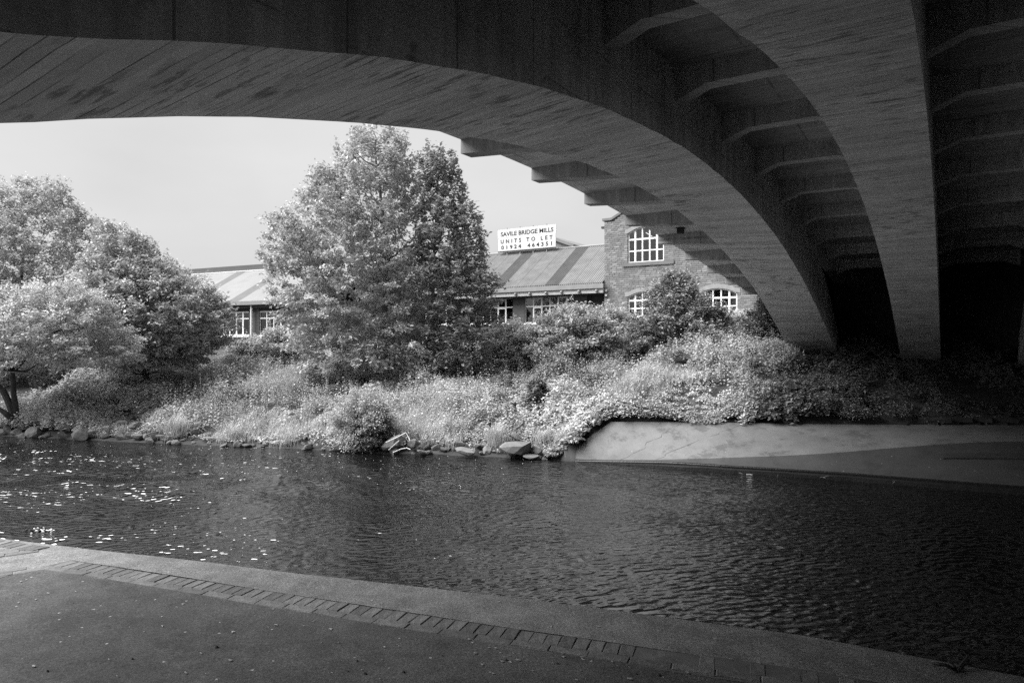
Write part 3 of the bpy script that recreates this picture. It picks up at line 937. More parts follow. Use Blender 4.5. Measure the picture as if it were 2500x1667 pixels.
# ---- low building with corrugated roof and roof lights
low = thing('mill_shed', 'low brick mill shed with grey corrugated roof and pale eaves under the rooftop sign', 'building', W(42, 26, 2.5))
UE, UWL, URG = 38.15, 38.75, 42.6
ze = at_u(1331, 697, UE)[1]; zr = at_u(1408, 604.6, URG)[1]
V0L, V1L = VL + .015, 38.0
def corr(va, vb, name, mat, pitch=.142, amp=.036, lift=0.):
    nw = max(2, int(round((va - vb) / pitch))); k = 6
    vs_ = np.linspace(va, vb, nw * k + 1); wv_ = amp * np.cos(np.arange(nw * k + 1) * 2 * math.pi / k)
    nt_ = 5; fq = np.linspace(0, 1, nt_)
    U_ = UE + (URG - UE) * fq; Z_ = ze + (zr - ze) * fq
    Vv = W(U_[None] + 0 * vs_[:, None], vs_[:, None] + 0 * fq, Z_[None] + (wv_[:, None] + lift)).reshape(-1, 3)
    return build(name, Vv, grid_faces(len(vs_), nt_)[:, ::-1], mat, low, smooth=True)
s1a = at_u(1331, 697, UE)[0]; s1b = at_u(1363, 696, UE)[0]
s2a = at_u(1205, 704, UE)[0] + 1.0
wS = s1a - s1b
strips = [(s1a, s1b)]
gap = at_u(1245, 618, URG)[0] - at_u(1408, 604.6, URG)[0]
gap = 4.3
for k in range(1, 5): strips.append((s1a + k * gap, s1b + k * gap))
strips = [s for s in strips if s[0] < V1L]
cur = V0L
for a, b in strips:
    # plain sheets about a metre wide up to the strip
    w_ = b - cur; ns = max(1, int(round(w_ / 1.05)))
    ed = np.linspace(cur, b, ns + 1)
    for p, q in zip(ed[:-1], ed[1:]): corr(q, p, 'roof_sheet', M['roof'])
    corr(a, b, 'roof_light', M['rooflight'])
    cur = a
ed = np.linspace(cur, V1L, 4)
for p, q in zip(ed[:-1], ed[1:]): corr(q, p, 'roof_sheet', M['roof'])
m = MB(); m.tube([W(URG, V0L, zr + .03), W(URG, V1L, zr + .03)], .07, 6); m.out('ridge_cap', M['gutter'], low)
m = MB(); m.hexa(W([URG, URG, URG + 4.4, URG + 4.4] * 2, [V0L, V1L, V1L, V0L] * 2, [zr - .06, zr - .06, ze - .06, ze - .06, zr, zr, ze, ze])); m.out('rear_roof', M['roof'], low)
# gutter, eave board, lamps
zg = at_u(1400, 696, UE)[1]
m = MB(); m.box(UE - .16, UE + .02, V0L - .12, V1L, ze - .34, ze - .045, fr); m.out('gutter', M['gutter'], low)
m = MB(); m.box(UE - .05, UE + .12, V0L - .05, V1L, ze - .62, ze - .342, fr); m.out('eave_board', M['eave'], low)
for x, y in ((1260.5, 713.5), (1295, 711.5), (1335, 709), (1372.5, 708), (1415, 704.5), (1458, 702)):
    v_, _ = at_u(x, y, UE)
    m = MB(); P = [W(UE - .051, v_, ze - .47), W(UE - .09, v_, ze - .48), W(UE - .16, v_, ze - .50), W(UE - .20, v_, ze - .51)]
    m.tube(P, [.085, .10, .085, .03], 8); m.out('eave_lamp', M['gutter'], low)
m = MB(); m.box(UE + .121, UWL + .3, V0L, V1L, ze - .70, ze - .60, fr); m.out('soffit', M['boards'], low)
# wall: piers, panels below windows, door recess
wxa = at_u(1281.5, 740, UWL)[0]; wxb = at_u(1403.5, 740, UWL)[0]
wya = at_u(1198, 740, UWL)[0]; wyb = at_u(1252, 740, UWL)[0]
ztop = at_u(1340, 723.5, UWL)[1]; zbot = ztop - 1.72
def brickwall(name, va, vb, z0, z1, u0=UWL, mat=None):
    m = MB(); m.box(u0, u0 + .3, vb, va, z0, z1, fr)
    vv_ = np.array([vb, va, va, vb] * 2); 
    uvb = np.stack([np.array([vb, vb + .3, va + .3, va] * 1 + [vb, vb + .3, va + .3, va]), np.repeat([z0, z1], 4)], -1)
    # per-loop uv so the front face is measured along v
    P = m.V[0]; F = MB.BOXQ
    loops = F.ravel(); vcoord = np.array([vb, vb, va, va] * 2); ucoord = np.array([0, .3, .3, 0] * 2); zc_ = np.repeat([z0, z1], 4)
    _, vl = UV(P[:, 0], P[:, 1])
    uvl = np.stack([vl[loops] + (UV(P[:, 0], P[:, 1])[0][loops] - u0), P[loops][:, 2]], -1)
    return build(name, P, F, mat or M['redbrick'], low, uv=uvl)
zt_ = ze - .705
brickwall('pier', wyb, wxa, 2.2, zt_, UWL)
brickwall('pier', wxb, at_u(1433, 740, UWL)[0], 2.2, zt_, UWL)
W2 = wxa - wxb
wins = [(wxa, wxb), (wyb + W2, wyb), (wyb + 2 * W2 + 1.4, wyb + W2 + 1.4), (wyb + 3 * W2 + 2.8, wyb + 2 * W2 + 2.8)]
for i, (a, b) in enumerate(wins):
    brickwall('wall', a - .002, b + .002, 2.2, zbot - .1, UWL + .02)
    if i >= 1: brickwall('pier', a + 1.4 - .002, a + .002, 2.2, zt_, UWL)
    m = MB(); m.box(UWL + .05, UWL + .3, b + .003, a - .003, ztop + .02, zt_, fr); m.out('lintel_board', M['boards'], low)
    cols = np.linspace(a, b, 7); rows = [zbot, ztop - .62, ztop]; up = UWL + .10; m = MB()
    for j, v in enumerate(cols):
        t = .032 if j in (0, 3, 6) else .05
        m.box(up - .02, up + .05, v - t, v + t, zbot, ztop, fr)
    for z in (zbot + .02, ztop - .62, ztop - .02): m.box(up - .023, up + .047, b, a, z - .035, z + .035, fr)
    for j in (1, 4):      # opening casements have their own heavier frame
        m.box(up - .03, up + .0, cols[j + 1], cols[j], ztop - .12, ztop - .055, fr); m.box(up - .03, up, cols[j + 1], cols[j], ztop - .74, ztop - .655, fr)
    wf = m.out('window', M['white'], low)
    for j in range(6):
        for k in range(2):
            m = MB(); m.box(up + .012, up + .018, cols[j + 1], cols[j], rows[k], rows[k + 1], fr); m.out('pane', M['glass'], wf)
    m = MB(); m.box(UWL - .06, UWL + .1, b - .05, a + .05, zbot - .1, zbot - .002, fr); m.out('window_sill', M['white'], low)
    m = MB()
    for j in range(14):
        v_ = b + (a - b) * (j + .5) / 14
        m.box(UWL + .35, UWL + .36, v_ - .012, v_ + .012, zbot, ztop, fr)
    m.out('window_bars', M['boards'], low)
m = MB(); m.box(UWL + 3, UWL + 3.1, V0L, V1L, 2.2, zt_ + .4, fr); m.out('room_lining', M['room'], low)
m = MB(); a = at_u(1433, 740, UWL)[0] - .003; m.box(UWL + .12, UWL + .3, V0L, a, 2.2, zt_, fr); m.out('door_boards', M['boards'], low)
m = MB(); m.box(UWL + .03, UWL + .119, a - .25, a - .15, 2.2, zt_, fr); m.box(UWL + .05, UWL + .119, V0L, a, zt_ - .38, zt_ - .30, fr); m.out('door_frame', M['driftwood'], low)
va, za = at_u(1390.5, 723, UWL + .08); vb, zb_ = at_u(1400.5, 732, UWL + .08)
m = MB(); m.box(UWL + .07, UWL + .078, vb, va, zb_, za, fr); m.out('paper_notice', M['signwhite'], low)

# ---- sign on the ridge
US = URG - .35
vA, zA = at_u(1215, 561, US); vB, zB = at_u(1358, 548, US); vC, zC = at_u(1217, 613.5, US); vD, zD = at_u(1357, 603, US)
ztp = (zA + zB) / 2; zbt = (zC + zD) / 2; hgt = ztp - zbt
sign = thing('roof_sign', 'white rooftop sign reading SAVILE BRIDGE MILLS UNITS TO LET with phone number', 'sign', W(US, (vA + vB) / 2, zbt))
zsplit = zbt + hgt * .60
m = MB(); m.box(US, US + .05, vB, vA, zsplit + .006, ztp, fr); m.out('sign_panel', M['signwhite'], sign)
m = MB(); m.box(US + .004, US + .05, vB + .05, vA - .05, zbt, zsplit - .006, fr); m.out('sign_panel', M['signwhite'], sign)
m = MB(); m.box(US + .01, US + .09, vB + .08, vA - .02, zbt - .09, zbt - .004, fr); m.out('sign_base', M['boards'], sign)
for k in range(4):
    v_ = vA - (vA - vB) * (.16 + .225 * k)
    m = MB(); m.box(US + .052, US + .12, v_ - .03, v_ + .03, zr - .5, ztp + .09, fr); m.out('post', M['gutter'], sign)
def lettering(txt, vl, vr, zc_, hgt_, spacing=1.0):
    cu = bpy.data.curves.new('lettering', 'FONT'); cu.body = txt; cu.size = 1; cu.space_character = spacing; cu.extrude = .0; cu.offset = .02; cu.resolution_u = 3
    ob = bpy.data.objects.new('lettering', cu); COL.objects.link(ob)
    dg = bpy.context.evaluated_depsgraph_get(); dg.update()
    me = bpy.data.meshes.new_from_object(ob.evaluated_get(dg))
    bpy.data.objects.remove(ob)
    n_ = len(me.vertices); co = np.empty(n_ * 3, np.float32); me.vertices.foreach_get('co', co); co = co.reshape(-1, 3)
    x0, x1 = co[:, 0].min(), co[:, 0].max(); y0, y1 = co[:, 1].min(), co[:, 1].max()
    V = W(US - .006, vl + (vr - vl) * (co[:, 0] - x0) / (x1 - x0), zc_ - hgt_ / 2 + hgt_ * (co[:, 1] - y0) / (y1 - y0)) - OFF[sign.name]
    par = np.arange(n_)
    def find(i):
        while par[i] != i: par[i] = par[par[i]]; i = par[i]
        return i
    polys = [list(p.vertices) for p in me.polygons]
    for p in polys:
        for q in p[1:]: par[find(q)] = find(p[0])
    groups = {}
    for p in polys: groups.setdefault(find(p[0]), []).append(p)
    for ps in groups.values():
        ids = sorted({i for p in ps for i in p}); mp_ = {i: k for k, i in enumerate(ids)}
        lm = bpy.data.meshes.new('letter'); lm.from_pydata(V[ids].tolist(), [], [[mp_[i] for i in p] for p in ps]); lm.materials.append(M['black']); lm.update()
        link('letter', lm, sign)
    bpy.data.meshes.remove(me)
wS_ = vA - vB
lettering('SAVILE BRIDGE MILLS', vA - .055 * wS_, vB + .045 * wS_, zbt + hgt * .775, hgt * .20, 1.0)
lettering('U N I T S   T O   L E T', vA - .055 * wS_, vB + .06 * wS_, zbt + hgt * .44, hgt * .185, 1.12)
lettering('0 1 9 2 4    4 6 4 3 5 1', vA - .065 * wS_, vB + .07 * wS_, zbt + hgt * .165, hgt * .185, 1.0)

# ---- gable of a shed far behind the sign
UFAR = 66.
fa = [at_u(x, y, UFAR) for x, y in ((1340, 582), (1402, 604), (1402, 640), (1250, 640), (1250, 604))]
far = thing('far_shed', 'pale gabled shed roof showing behind the rooftop sign', 'building', W(UFAR, fa[0][0], 3))
vR_ = [p[0] for p in fa]; zR_ = [p[1] for p in fa]
m = MB(); k = 5
m.add(np.concatenate([W(UFAR, vR_, zR_), W(UFAR + 8, vR_, zR_)]), [[i, (i + 1) % 5, (i + 1) % 5 + 5, i + 5] for i in range(5)], [[0, 2, 1], [0, 3, 2], [0, 4, 3]])
m.out('wall', simple('pale_grey_wall', .30, .9, .1, 1), far)
for p, q in ((0, 1), (0, 4)):
    m = MB(); A, B = np.array(fa[p]), np.array(fa[q]); B = A + (B - A) * 1.05
    m.hexa(W([UFAR - .5] * 2 + [UFAR + 8.2] * 2 + [UFAR - .5] * 2 + [UFAR + 8.2] * 2, [A[0], B[0], B[0], A[0]] * 2, [A[1] + .02, B[1] + .02, B[1] + .02, A[1] + .02, A[1] + .34, B[1] + .34, B[1] + .34, A[1] + .34]))
    m.out('roof', M['roofpale'], far)

# ---- low shed on the left with the pale roof
OL = np.array([-18.3, 44.0]); eL = np.array([-.89, .456]); nL = np.array([.456, .89])
def LF(b, a, z):                           # b = back, a = to the left along the wall
    b = np.asarray(b, float); a = np.asarray(a, float); z = np.asarray(z, float); b, a, z = np.broadcast_arrays(b, a, z)
    return np.stack([OL[0] + a * eL[0] + b * nL[0], OL[1] + a * eL[1] + b * nL[1], z], -1)
def at_L(x, y, b):
    k = (x - 1250) / f_px; Y = (OL @ nL + b) / (k * nL[0] + nL[1]); P = np.array([k * Y, Y])
    return (P - OL) @ eL, CZ + (833.5 - y) / f_px * Y
frL = lambda a, b, z: LF(a, b, z)
left = thing('pale_roofed_shed', 'low brick shed with pale dark-striped roof left of the tallest tree', 'building', LF(2, 0, 2.0))
zeL = at_L(555, 737, -.3)[1]; zrL = at_L(645, 659.5, 4.25)[1]
A0, A1 = -9.0, 14.0
def sheetL(a0, a1, name, mat, lift=0.):
    nw = max(2, int(round((a1 - a0) / .142))); k = 4
    as_ = np.linspace(a0, a1, nw * k + 1); wv_ = .012 * np.cos(np.arange(nw * k + 1) * 2 * math.pi / k)
    fq = np.linspace(0, 1, 4); B_ = -.3 + 4.55 * fq; Z_ = zeL + (zrL - zeL) * fq
    V = LF(B_[None] + 0 * as_[:, None], as_[:, None] + 0 * fq, Z_[None] + wv_[:, None] + lift).reshape(-1, 3)
    return build(name, V, grid_faces(len(as_), 4), mat, left)
sA, sB = at_L(555, 737, -.3)[0], at_L(582, 736, -.3)[0]
t2 = at_L(580, 662.5, 4.25)[0]; t3 = at_L(687, 659.5, 4.25)[0]
gp = abs(t2 - t3)
cur = A1
stl = sorted([(sA + k * gp, sB + k * gp) for k in range(-2, 5)], reverse=True)
for a, b in stl:
    if a > A1 or b < A0: continue
    ns = max(1, int(round((cur - a) / 1.05)))
    ed = np.linspace(a, cur, ns + 1)
    for p, q in zip(ed[:-1], ed[1:]): sheetL(p, q, 'roof_sheet', M['roofpale'])
    sheetL(b, a, 'roof_light', M['rooflight']); cur = b
sheetL(A0, cur, 'roof_sheet', M['roofpale'])
m = MB(); m.box(4.3, 4.5, A0, A1, zrL - .3, zrL + .45, frL); m.out('ridge_board', M['roofdark'], left)
m = MB(); m.box(4.2, 4.295, A0, A1, zrL + .0, zrL + .06, frL); m.out('flashing', M['white'], left)
m = MB(); m.hexa(LF([4.5, 4.5, 9, 9] * 2, [A0, A1, A1, A0] * 2, [zrL + .3] * 2 + [zeL] * 2 + [zrL + .38] * 2 + [zeL + .08] * 2)); m.out('rear_roof', M['roofdark'], left)
m = MB(); m.box(-.42, -.26, A0, A1, zeL - .24, zeL - .01, frL); m.out('gutter', M['gutter'], left)
m = MB(); m.box(-.25, .3, A0, A1, zeL - .42, zeL - .25, frL); m.out('soffit', M['boards'], left)
m = MB(); pa = at_L(613, 780, -.22)[0]
m.tube([LF(-.2, pa, zeL - .25), LF(-.2, pa, zeL - 2.8)], .07, 8); m.out('downpipe', M['white'], left)
zwt = at_L(600, 761, .05)[1]; zwb = at_L(600, 818.5, .05)[1]
a1 = at_L(609, 790, .05)[0]; pitchL = abs(at_L(569.6, 790, .05)[0] - at_L(585, 790, .05)[0])
b0 = at_L(634, 790, .05)[0]
WL_ = [(a1, a1 + pitchL * 5.2), (b0 - pitchL * 5.2, b0)]
segs = [(A0, WL_[1][0]), (WL_[1][1], WL_[0][0]), (WL_[0][1], A1)]
def lbox(name, b0_, b1_, a0_, a1_, z0, z1, mat, par=left, uv=False):
    m = MB(); m.box(b0_, b1_, a0_, a1_, z0, z1, frL)
    kw = {}
    if uv:
        P = m.V[0]; lp = MB.BOXQ.ravel(); al = np.array([a0_, a0_, a1_, a1_] * 2); bl = np.array([b0_, b1_, b1_, b0_] * 2)
        kw['uv'] = np.stack([(((P[:, :2] - OL) @ eL) + ((P[:, :2] - OL) @ nL))[lp], P[lp][:, 2]], -1)
    return m.out(name, mat, par, **kw)
for s0, s1 in segs: lbox('wall', 0, .3, s0 + .002, s1 - .002, 1.4, zeL - .425, M['redbrick'], uv=True)
for s0, s1 in WL_:
    lbox('wall', .02, .3, s0, s1, 1.4, zwb - .12, M['redbrick'], uv=True)
    lbox('lintel_board', .05, .3, s0, s1, zwt + .01, zeL - .425, M['boards'])
    cols = np.linspace(s0, s1, 6); m = MB(); zmid = zwt - (zwt - zwb) * .29
    for j, a in enumerate(cols):
        t = .06 if j in (1, 2) else .035
        m.box(.06, .13, a - t, a + t, zwb, zwt, frL)
    for z in (zwb + .02, zmid, zwt - .02): m.box(.057, .127, s0, s1, z - .035, z + .035, frL)
    wf = m.out('window', M['white'], left)
    for j in range(5):
        for z0, z1 in ((zwb, zmid), (zmid, zwt)):
            m = MB(); m.box(.09, .096, cols[j], cols[j + 1], z0, z1, frL); m.out('pane', M['glass'], wf)
    lbox('window_sill', -.06, .1, s0 - .08, s1 + .08, zwb - .11, zwb - .003, M['white'])
lbox('room_lining', 3.0, 3.1, A0, A1, 1.4, zeL, M['room'])
for a_ in (A0, A1 - .3): lbox('side_wall', .31, 8.9, a_, a_ + .3, 1.4, zeL - .1, M['redbrick'], uv=True)
# ------------------------------------------------------------------ vegetation
def unit(n):
    a = rng.normal(size=(n, 3)); return a / np.linalg.norm(a, axis=1, keepdims=True)
def leaf_quads(C, L, Wd, updir=.6, droop=0., axis=None, mixaxis=0.):
    """one small folded diamond per centre."""
    n = len(C); L = np.broadcast_to(L, (n,)); Wd = np.broadcast_to(Wd, (n,))
    nrm = unit(n); nrm[:, 2] = np.abs(nrm[:, 2]) + updir; nrm /= np.linalg.norm(nrm, axis=1, keepdims=True)
    d = unit(n)
    if axis is not None: d = d * (1 - mixaxis) + axis * mixaxis
    d[:, 2] -= droop
    d -= nrm * (d * nrm).sum(1, keepdims=True); d /= np.linalg.norm(d, axis=1, keepdims=True) + 1e-9
    s = np.cross(nrm, d)
    a = C - d * (L / 2)[:, None]; b = C + d * (L / 2)[:, None]
    off = C + d * (L * .06)[:, None] + nrm * (Wd * .14)[:, None]
    V = np.stack([a, off + s * (Wd / 2)[:, None], b, off - s * (Wd / 2)[:, None]], 1).reshape(-1, 3)
    return V
def quads(n): return np.arange(n * 4).reshape(-1, 4)

def px_at(x, y, Y): return np.stack([(np.asarray(x, float) - 1250) / f_px * Y, Y + 0 * np.asarray(x, float), CZ + (833.5 - np.asarray(y, float)) / f_px * Y], -1)

def crown_volume(rows, Y, n, depth=.9, shell=.36, inset=0.):
    """points spread through a crown; rows = (height, left, right) limits of its outline at the crown's own distance."""
    rows = sorted(rows); ys = np.array([r[0] for r in rows], float); xl = np.array([r[1] for r in rows], float); xr = np.array([r[2] for r in rows], float)
    ip = inset / Y * f_px
    c_ = (xl + xr) / 2; hw_ = np.maximum((xr - xl) / 2 - ip, (xr - xl) * .12); xl, xr = c_ - hw_, c_ + hw_
    span = ys[-1] - ys[0]; ys = ys + np.where(ys < ys.mean(), ip * .8 * (1 - (ys - ys[0]) / (span * .5)), 0)
    out = []
    wmax = (xr - xl).max()
    while len(out) < n:
        y = rng.uniform(ys[0], ys[-1], n * 3)
        a, b = np.interp(y, ys, xl), np.interp(y, ys, xr)
        keep = rng.uniform(0, wmax, len(y)) ** 1 < (b - a)
        y, a, b = y[keep], a[keep], b[keep]
        r = 1.04 * rng.uniform(0, 1, len(y)) ** shell; t = rng.uniform(0, 2 * math.pi, len(y))
        x = (a + b) / 2 + (b - a) / 2 * r * np.cos(t)
        dY = (b - a) / 2 / f_px * Y * depth * r * np.sin(t)
        P = px_at(x, y, Y); P[:, 1] += dY
        out += P.tolist()
    return np.array(out[:n])

def spread(P, dmin):
    """thin points so that none are closer than dmin"""
    keep = []; cell = {}
    for p in P:
        k = tuple((p // dmin).astype(int))
        ok = True
        for i in (-1, 0, 1):
            for j in (-1, 0, 1):
                for l in (-1, 0, 1):
                    for q in cell.get((k[0] + i, k[1] + j, k[2] + l), ()):
                        if ((p - q) ** 2).sum() < dmin * dmin: ok = False; break
                    if not ok: break
                if not ok: break
            if not ok: break
        if ok: keep.append(p); cell.setdefault(k, []).append(p)
    return np.array(keep)

def plant(name, label, cat, rows, Y, base, nclump, per, crad, leaf, mat, trunk=None, tr=.12, bark=None, depth=.9, flat=.6, droop=.1, group=None, dmin=None, limbs=.5, updir=.55, spray=0., tips=30, bough=None):
    base = np.asarray(base, float)
    root = thing(name, label, cat, base, group)
    if bough:
        Bc = spread(crown_volume(rows, Y, 900, depth, .42, bough * .30), bough * 1.22)
        nb = len(Bc); k = rng.integers(0, nb, nclump * 3)
        br = bough * rng.uniform(.55, 1.15, nb)
        o_ = unit(len(k)) * (rng.uniform(.25, 1, len(k)) ** .5)[:, None]; o_[:, 2] *= .8
        P = Bc[k] + o_ * br[k][:, None]
        P = spread(P, dmin)[:nclump]
    else:
        P = crown_volume(rows, Y, nclump * 2 if dmin else nclump, depth, .36, crad * .25)
        if dmin: P = spread(P, dmin)[:nclump]
    # a ragged outline: extra sprigs beyond the crown near its top
    cen = P.mean(0)
    n = len(P)
    rad = crad * rng.uniform(.6, 1.35, n)
    per_i = np.maximum(8, (per * (rad / crad) ** 1.6).astype(int))
    idx = np.repeat(np.arange(n), per_i); m = len(idx)
    outw = (P - (cen - [0, 0, .3 * abs(cen[2] - base[2])])); outw /= np.linalg.norm(outw, axis=1, keepdims=True) + 1e-6
    g = rng.normal(size=(m, 3)) * .46
    g = np.clip(g, -.95, .95); g[:, 2] *= flat
    # clumps lean outwards along their twig
    along = np.clip(rng.normal(0, .45, m), -1, 1)
    C = P[idx] + (g + outw[idx] * along[:, None]) * rad[idx][:, None]
    ct = rng.normal(0, .2, n)
    tone = np.clip(.5 + ct[idx] + rng.normal(0, .17, m), 0, 1)
    L = leaf * 1.22 * rng.uniform(.65, 1.35, m)
    V = leaf_quads(C, L, L * .5, updir, droop, outw[idx], spray)
    if tips:
        k = rng.choice(n, min(n, tips), replace=False, p=(lambda w: w / w.sum())(np.maximum(P[:, 2] - P[:, 2].min(), 0) ** 2 + 1e-3))
        tc_ = []
        for i in k:
            d = outw[i] * .6 + np.array([0, 0, .8]) + rng.normal(0, .25, 3); d /= np.linalg.norm(d)
            ln = crad * rng.uniform(1.2, 2.4); s = rng.uniform(.1, 1, 26)
            tc_.append(P[i] + d * (s * ln)[:, None] + np.clip(rng.normal(0, .10 * crad + .02, (26, 3)), -.12, .12))
        tc_ = np.concatenate(tc_); V2 = leaf_quads(tc_, leaf * rng.uniform(.7, 1.2, len(tc_)), leaf * .42, .4, droop)
        V = np.vstack([V, V2]); tone = np.concatenate([tone, np.clip(rng.normal(.5, .2, len(tc_)), 0, 1)])
    build('crown', V, quads(len(V) // 4), mat, root, tone=np.repeat(tone, 4))
    if trunk is not None:
        tb = MB(); tp = np.asarray(trunk, float)
        k = np.linspace(0, len(tp) - 1, 14); tpi = np.stack([np.interp(k, np.arange(len(tp)), tp[:, i]) for i in range(3)], 1)
        tpi[1:-1] += rng.normal(0, tr * .12, (12, 3))
        r_ = tr * np.linspace(1, .16, 14); r_[0] *= 1.35
        tb.tube(tpi, r_, 9); tb.out('trunk', bark, root)
        lb = MB()
        nodes = [(p, i) for i, p in enumerate(tpi[2:])]; NP = [p for p in tpi[2:]]; NR = [tr * (1 - .8 * i / 12) for i in range(len(NP))]
        sel = rng.choice(n, int(n * limbs), replace=False)
        dax = np.array([np.min(np.linalg.norm(tpi - P[i], axis=1)) for i in sel])
        for i in sel[np.argsort(dax)]:
            p = P[i]; A = np.array(NP); dv = p - A; dist = np.linalg.norm(dv, axis=1)
            cost = dist + np.where(dv[:, 2] < .15 * dist, .8 * dist, 0)
            j = int(np.argmin(cost)); a = A[j]; L = dist[j]
            mid = a * .5 + p * .5 + np.array([0, 0, -.08 * L]) + rng.normal(0, .07 * L + .01, 3)
            r0 = max(.008, min(NR[j] * .6, .05)); r1 = max(.006, r0 * .6)
            lb.tube([a, a * .6 + mid * .4, mid, mid * .4 + p * .6, p], [r0, r0 * .9, (r0 + r1) / 2, r1, r1 * .8], 4, cap=False)
            NP.append(p); NR.append(r1)
        if lb.n: lb.out('branches', bark, root)
    return root

def base_at(x, Y, dz=-.05):
    X = (x - 1250) / f_px * Y; u, v = UV(X, Y); return np.array([X, Y, float(ht(u, v)) + dz])

# the big pale tree in the middle and the darker one grown into it
YA = 27.0
b = base_at(938, YA)
tr_pts = [b, px_at(936, 800, YA), px_at(942, 700, YA), px_at(947, 600, YA), px_at(930, 480, YA), px_at(915, 360, YA)]
plant('tree', 'tallest tree in view, broad rounded crown with airy foliage, between the shed roofs', 'tree',
      [(322, 850, 985), (345, 828, 1000), (380, 815, 1012), (420, 772, 1020), (470, 745, 1030), (510, 712, 1040), (540, 668, 1045), (575, 650, 1045), (640, 640, 1050), (690, 655, 1060), (740, 675, 1070), (800, 700, 1085), (860, 715, 1100), (905, 740, 1090)],
      YA, b, 850, 74, .27, .125, M['leaf_mid'], tr_pts, .17, M['bark'], depth=.8, dmin=.38, limbs=.9, tips=80, spray=.3, bough=None)
b = base_at(1060, 26.2)
plant('tree', 'dark narrow leafy tree with straight pale trunk, on the right side of the tallest tree', 'tree',
      [(370, 1045, 1105), (395, 1022, 1122), (440, 1018, 1128), (470, 1022, 1145), (510, 1015, 1168), (550, 1005, 1186), (610, 1005, 1190), (645, 1015, 1180), (665, 1040, 1205), (700, 1050, 1222), (740, 1055, 1225), (790, 1050, 1225), (850, 1040, 1205), (900, 1030, 1180)],
      26.2, b, 500, 62, .25, .14, M['leaf_dark'], [b, px_at(1058, 800, 26.2), px_at(1056, 650, 26.2), px_at(1068, 500, 26.2), px_at(1072, 390, 26.2)], .10, M['bark'], depth=.8, dmin=.34, limbs=.8, tips=40, updir=.8, bough=None)
# trees on the left
YB = 30.0
b = base_at(40, YB)
plant('tree', 'tall feathery pale tree at the left edge, behind the leaning willow', 'tree',
      [(440, 30, 135), (480, -70, 168), (515, -130, 195), (545, -150, 255), (575, -180, 300), (640, -200, 320), (720, -200, 290), (800, -200, 290), (880, -180, 270), (940, -150, 240)],
      YB, b, 900, 88, .29, .12, M['leaf_mid'], [b, px_at(35, 800, YB), px_at(50, 700, YB), px_at(60, 590, YB)], .16, M['barkdark'], depth=.6, dmin=.36, limbs=.7, tips=80, spray=.3, bough=None)
YC_ = 27.5
b = base_at(360, YC_)
plant('tree', 'low rounded tree with dense overhanging crown, left of the pale shed roof', 'tree',
      [(545, 240, 272), (570, 222, 340), (600, 212, 375), (640, 205, 412), (680, 205, 470), (720, 208, 528), (770, 215, 560), (820, 230, 550), (860, 250, 520), (895, 280, 480)],
      YC_, b, 950, 76, .26, .12, M['leaf_mid'], [b, px_at(350, 860, YC_), px_at(340, 740, YC_), px_at(320, 620, YC_)], .13, M['barkdark'], depth=.85, dmin=.32, limbs=.6, tips=60, bough=None)
YD = 23.6
b = base_at(40, YD); b[2] = ht(*UV(b[0], b[1])) - .1
wt = plant('willow_tree', 'pale fine-leaved willow leaning over the water, dark trunk at the left edge', 'tree',
      [(690, 70, 200), (715, -40, 245), (760, -120, 272), (800, -160, 300), (840, -170, 332), (868, -160, 325), (892, -150, 290)],
      YD, b, 620, 95, .23, .085, M['leaf_pale'], [b, px_at(36, 1000, YD), px_at(31, 930, YD), px_at(29, 850, YD), px_at(32, 780, YD), px_at(40, 720, YD)], .115, M['barkdark'], depth=.55, dmin=.28, limbs=.5, droop=.6, tips=30, spray=.3, bough=None)
lb = MB(); lb.tube([px_at(35, 905, YD), px_at(70, 868, YD - .1), px_at(100, 838, YD - .2), px_at(130, 812, YD - .3), px_at(190, 790, YD - .4)], [.06, .05, .045, .035, .015], 7)
lb.tube([px_at(82, 868, YD - .1), px_at(95, 862, YD - .3), px_at(115, 860, YD - .4)], [.03, .025, .008], 6)
lb.out('limb', M['barkdark'], wt)
lb = MB(); lb.tube([px_at(42, 1035, YD), px_at(25, 990, YD), px_at(8, 955, YD + .1), px_at(-15, 930, YD + .2), px_at(-60, 880, YD + .3)], [.16, .12, .10, .08, .05], 8)
lb.tube([px_at(46, 1038, YD), px_at(15, 1010, YD - .3), px_at(-20, 985, YD - .4)], [.12, .09, .05], 7)
lb.out('stem', M['barkdark'], wt)
db = thing('dead_branch', 'bare pale dead branch stretching right across the dark willow trunk', 'branch', px_at(-20, 903, YD - .6))
lb = MB(); lb.tube([px_at(-40, 900, YD - .6), px_at(10, 906, YD - .6), px_at(40, 909, YD - .65), px_at(80, 914, YD - .7), px_at(109, 921, YD - .7), px_at(140, 928, YD - .7)], [.018, .017, .016, .014, .012, .005], 6)
lb.tube([px_at(109, 921, YD - .7), px_at(128, 912, YD - .75), px_at(147, 898, YD - .8)], [.014, .012, .004], 5); lb.tube([px_at(80, 914, YD - .7), px_at(74, 900, YD - .7), px_at(69, 890, YD - .7)], [.010, .008, .003], 5)
lb.out('limb', M['deadwood'], db)

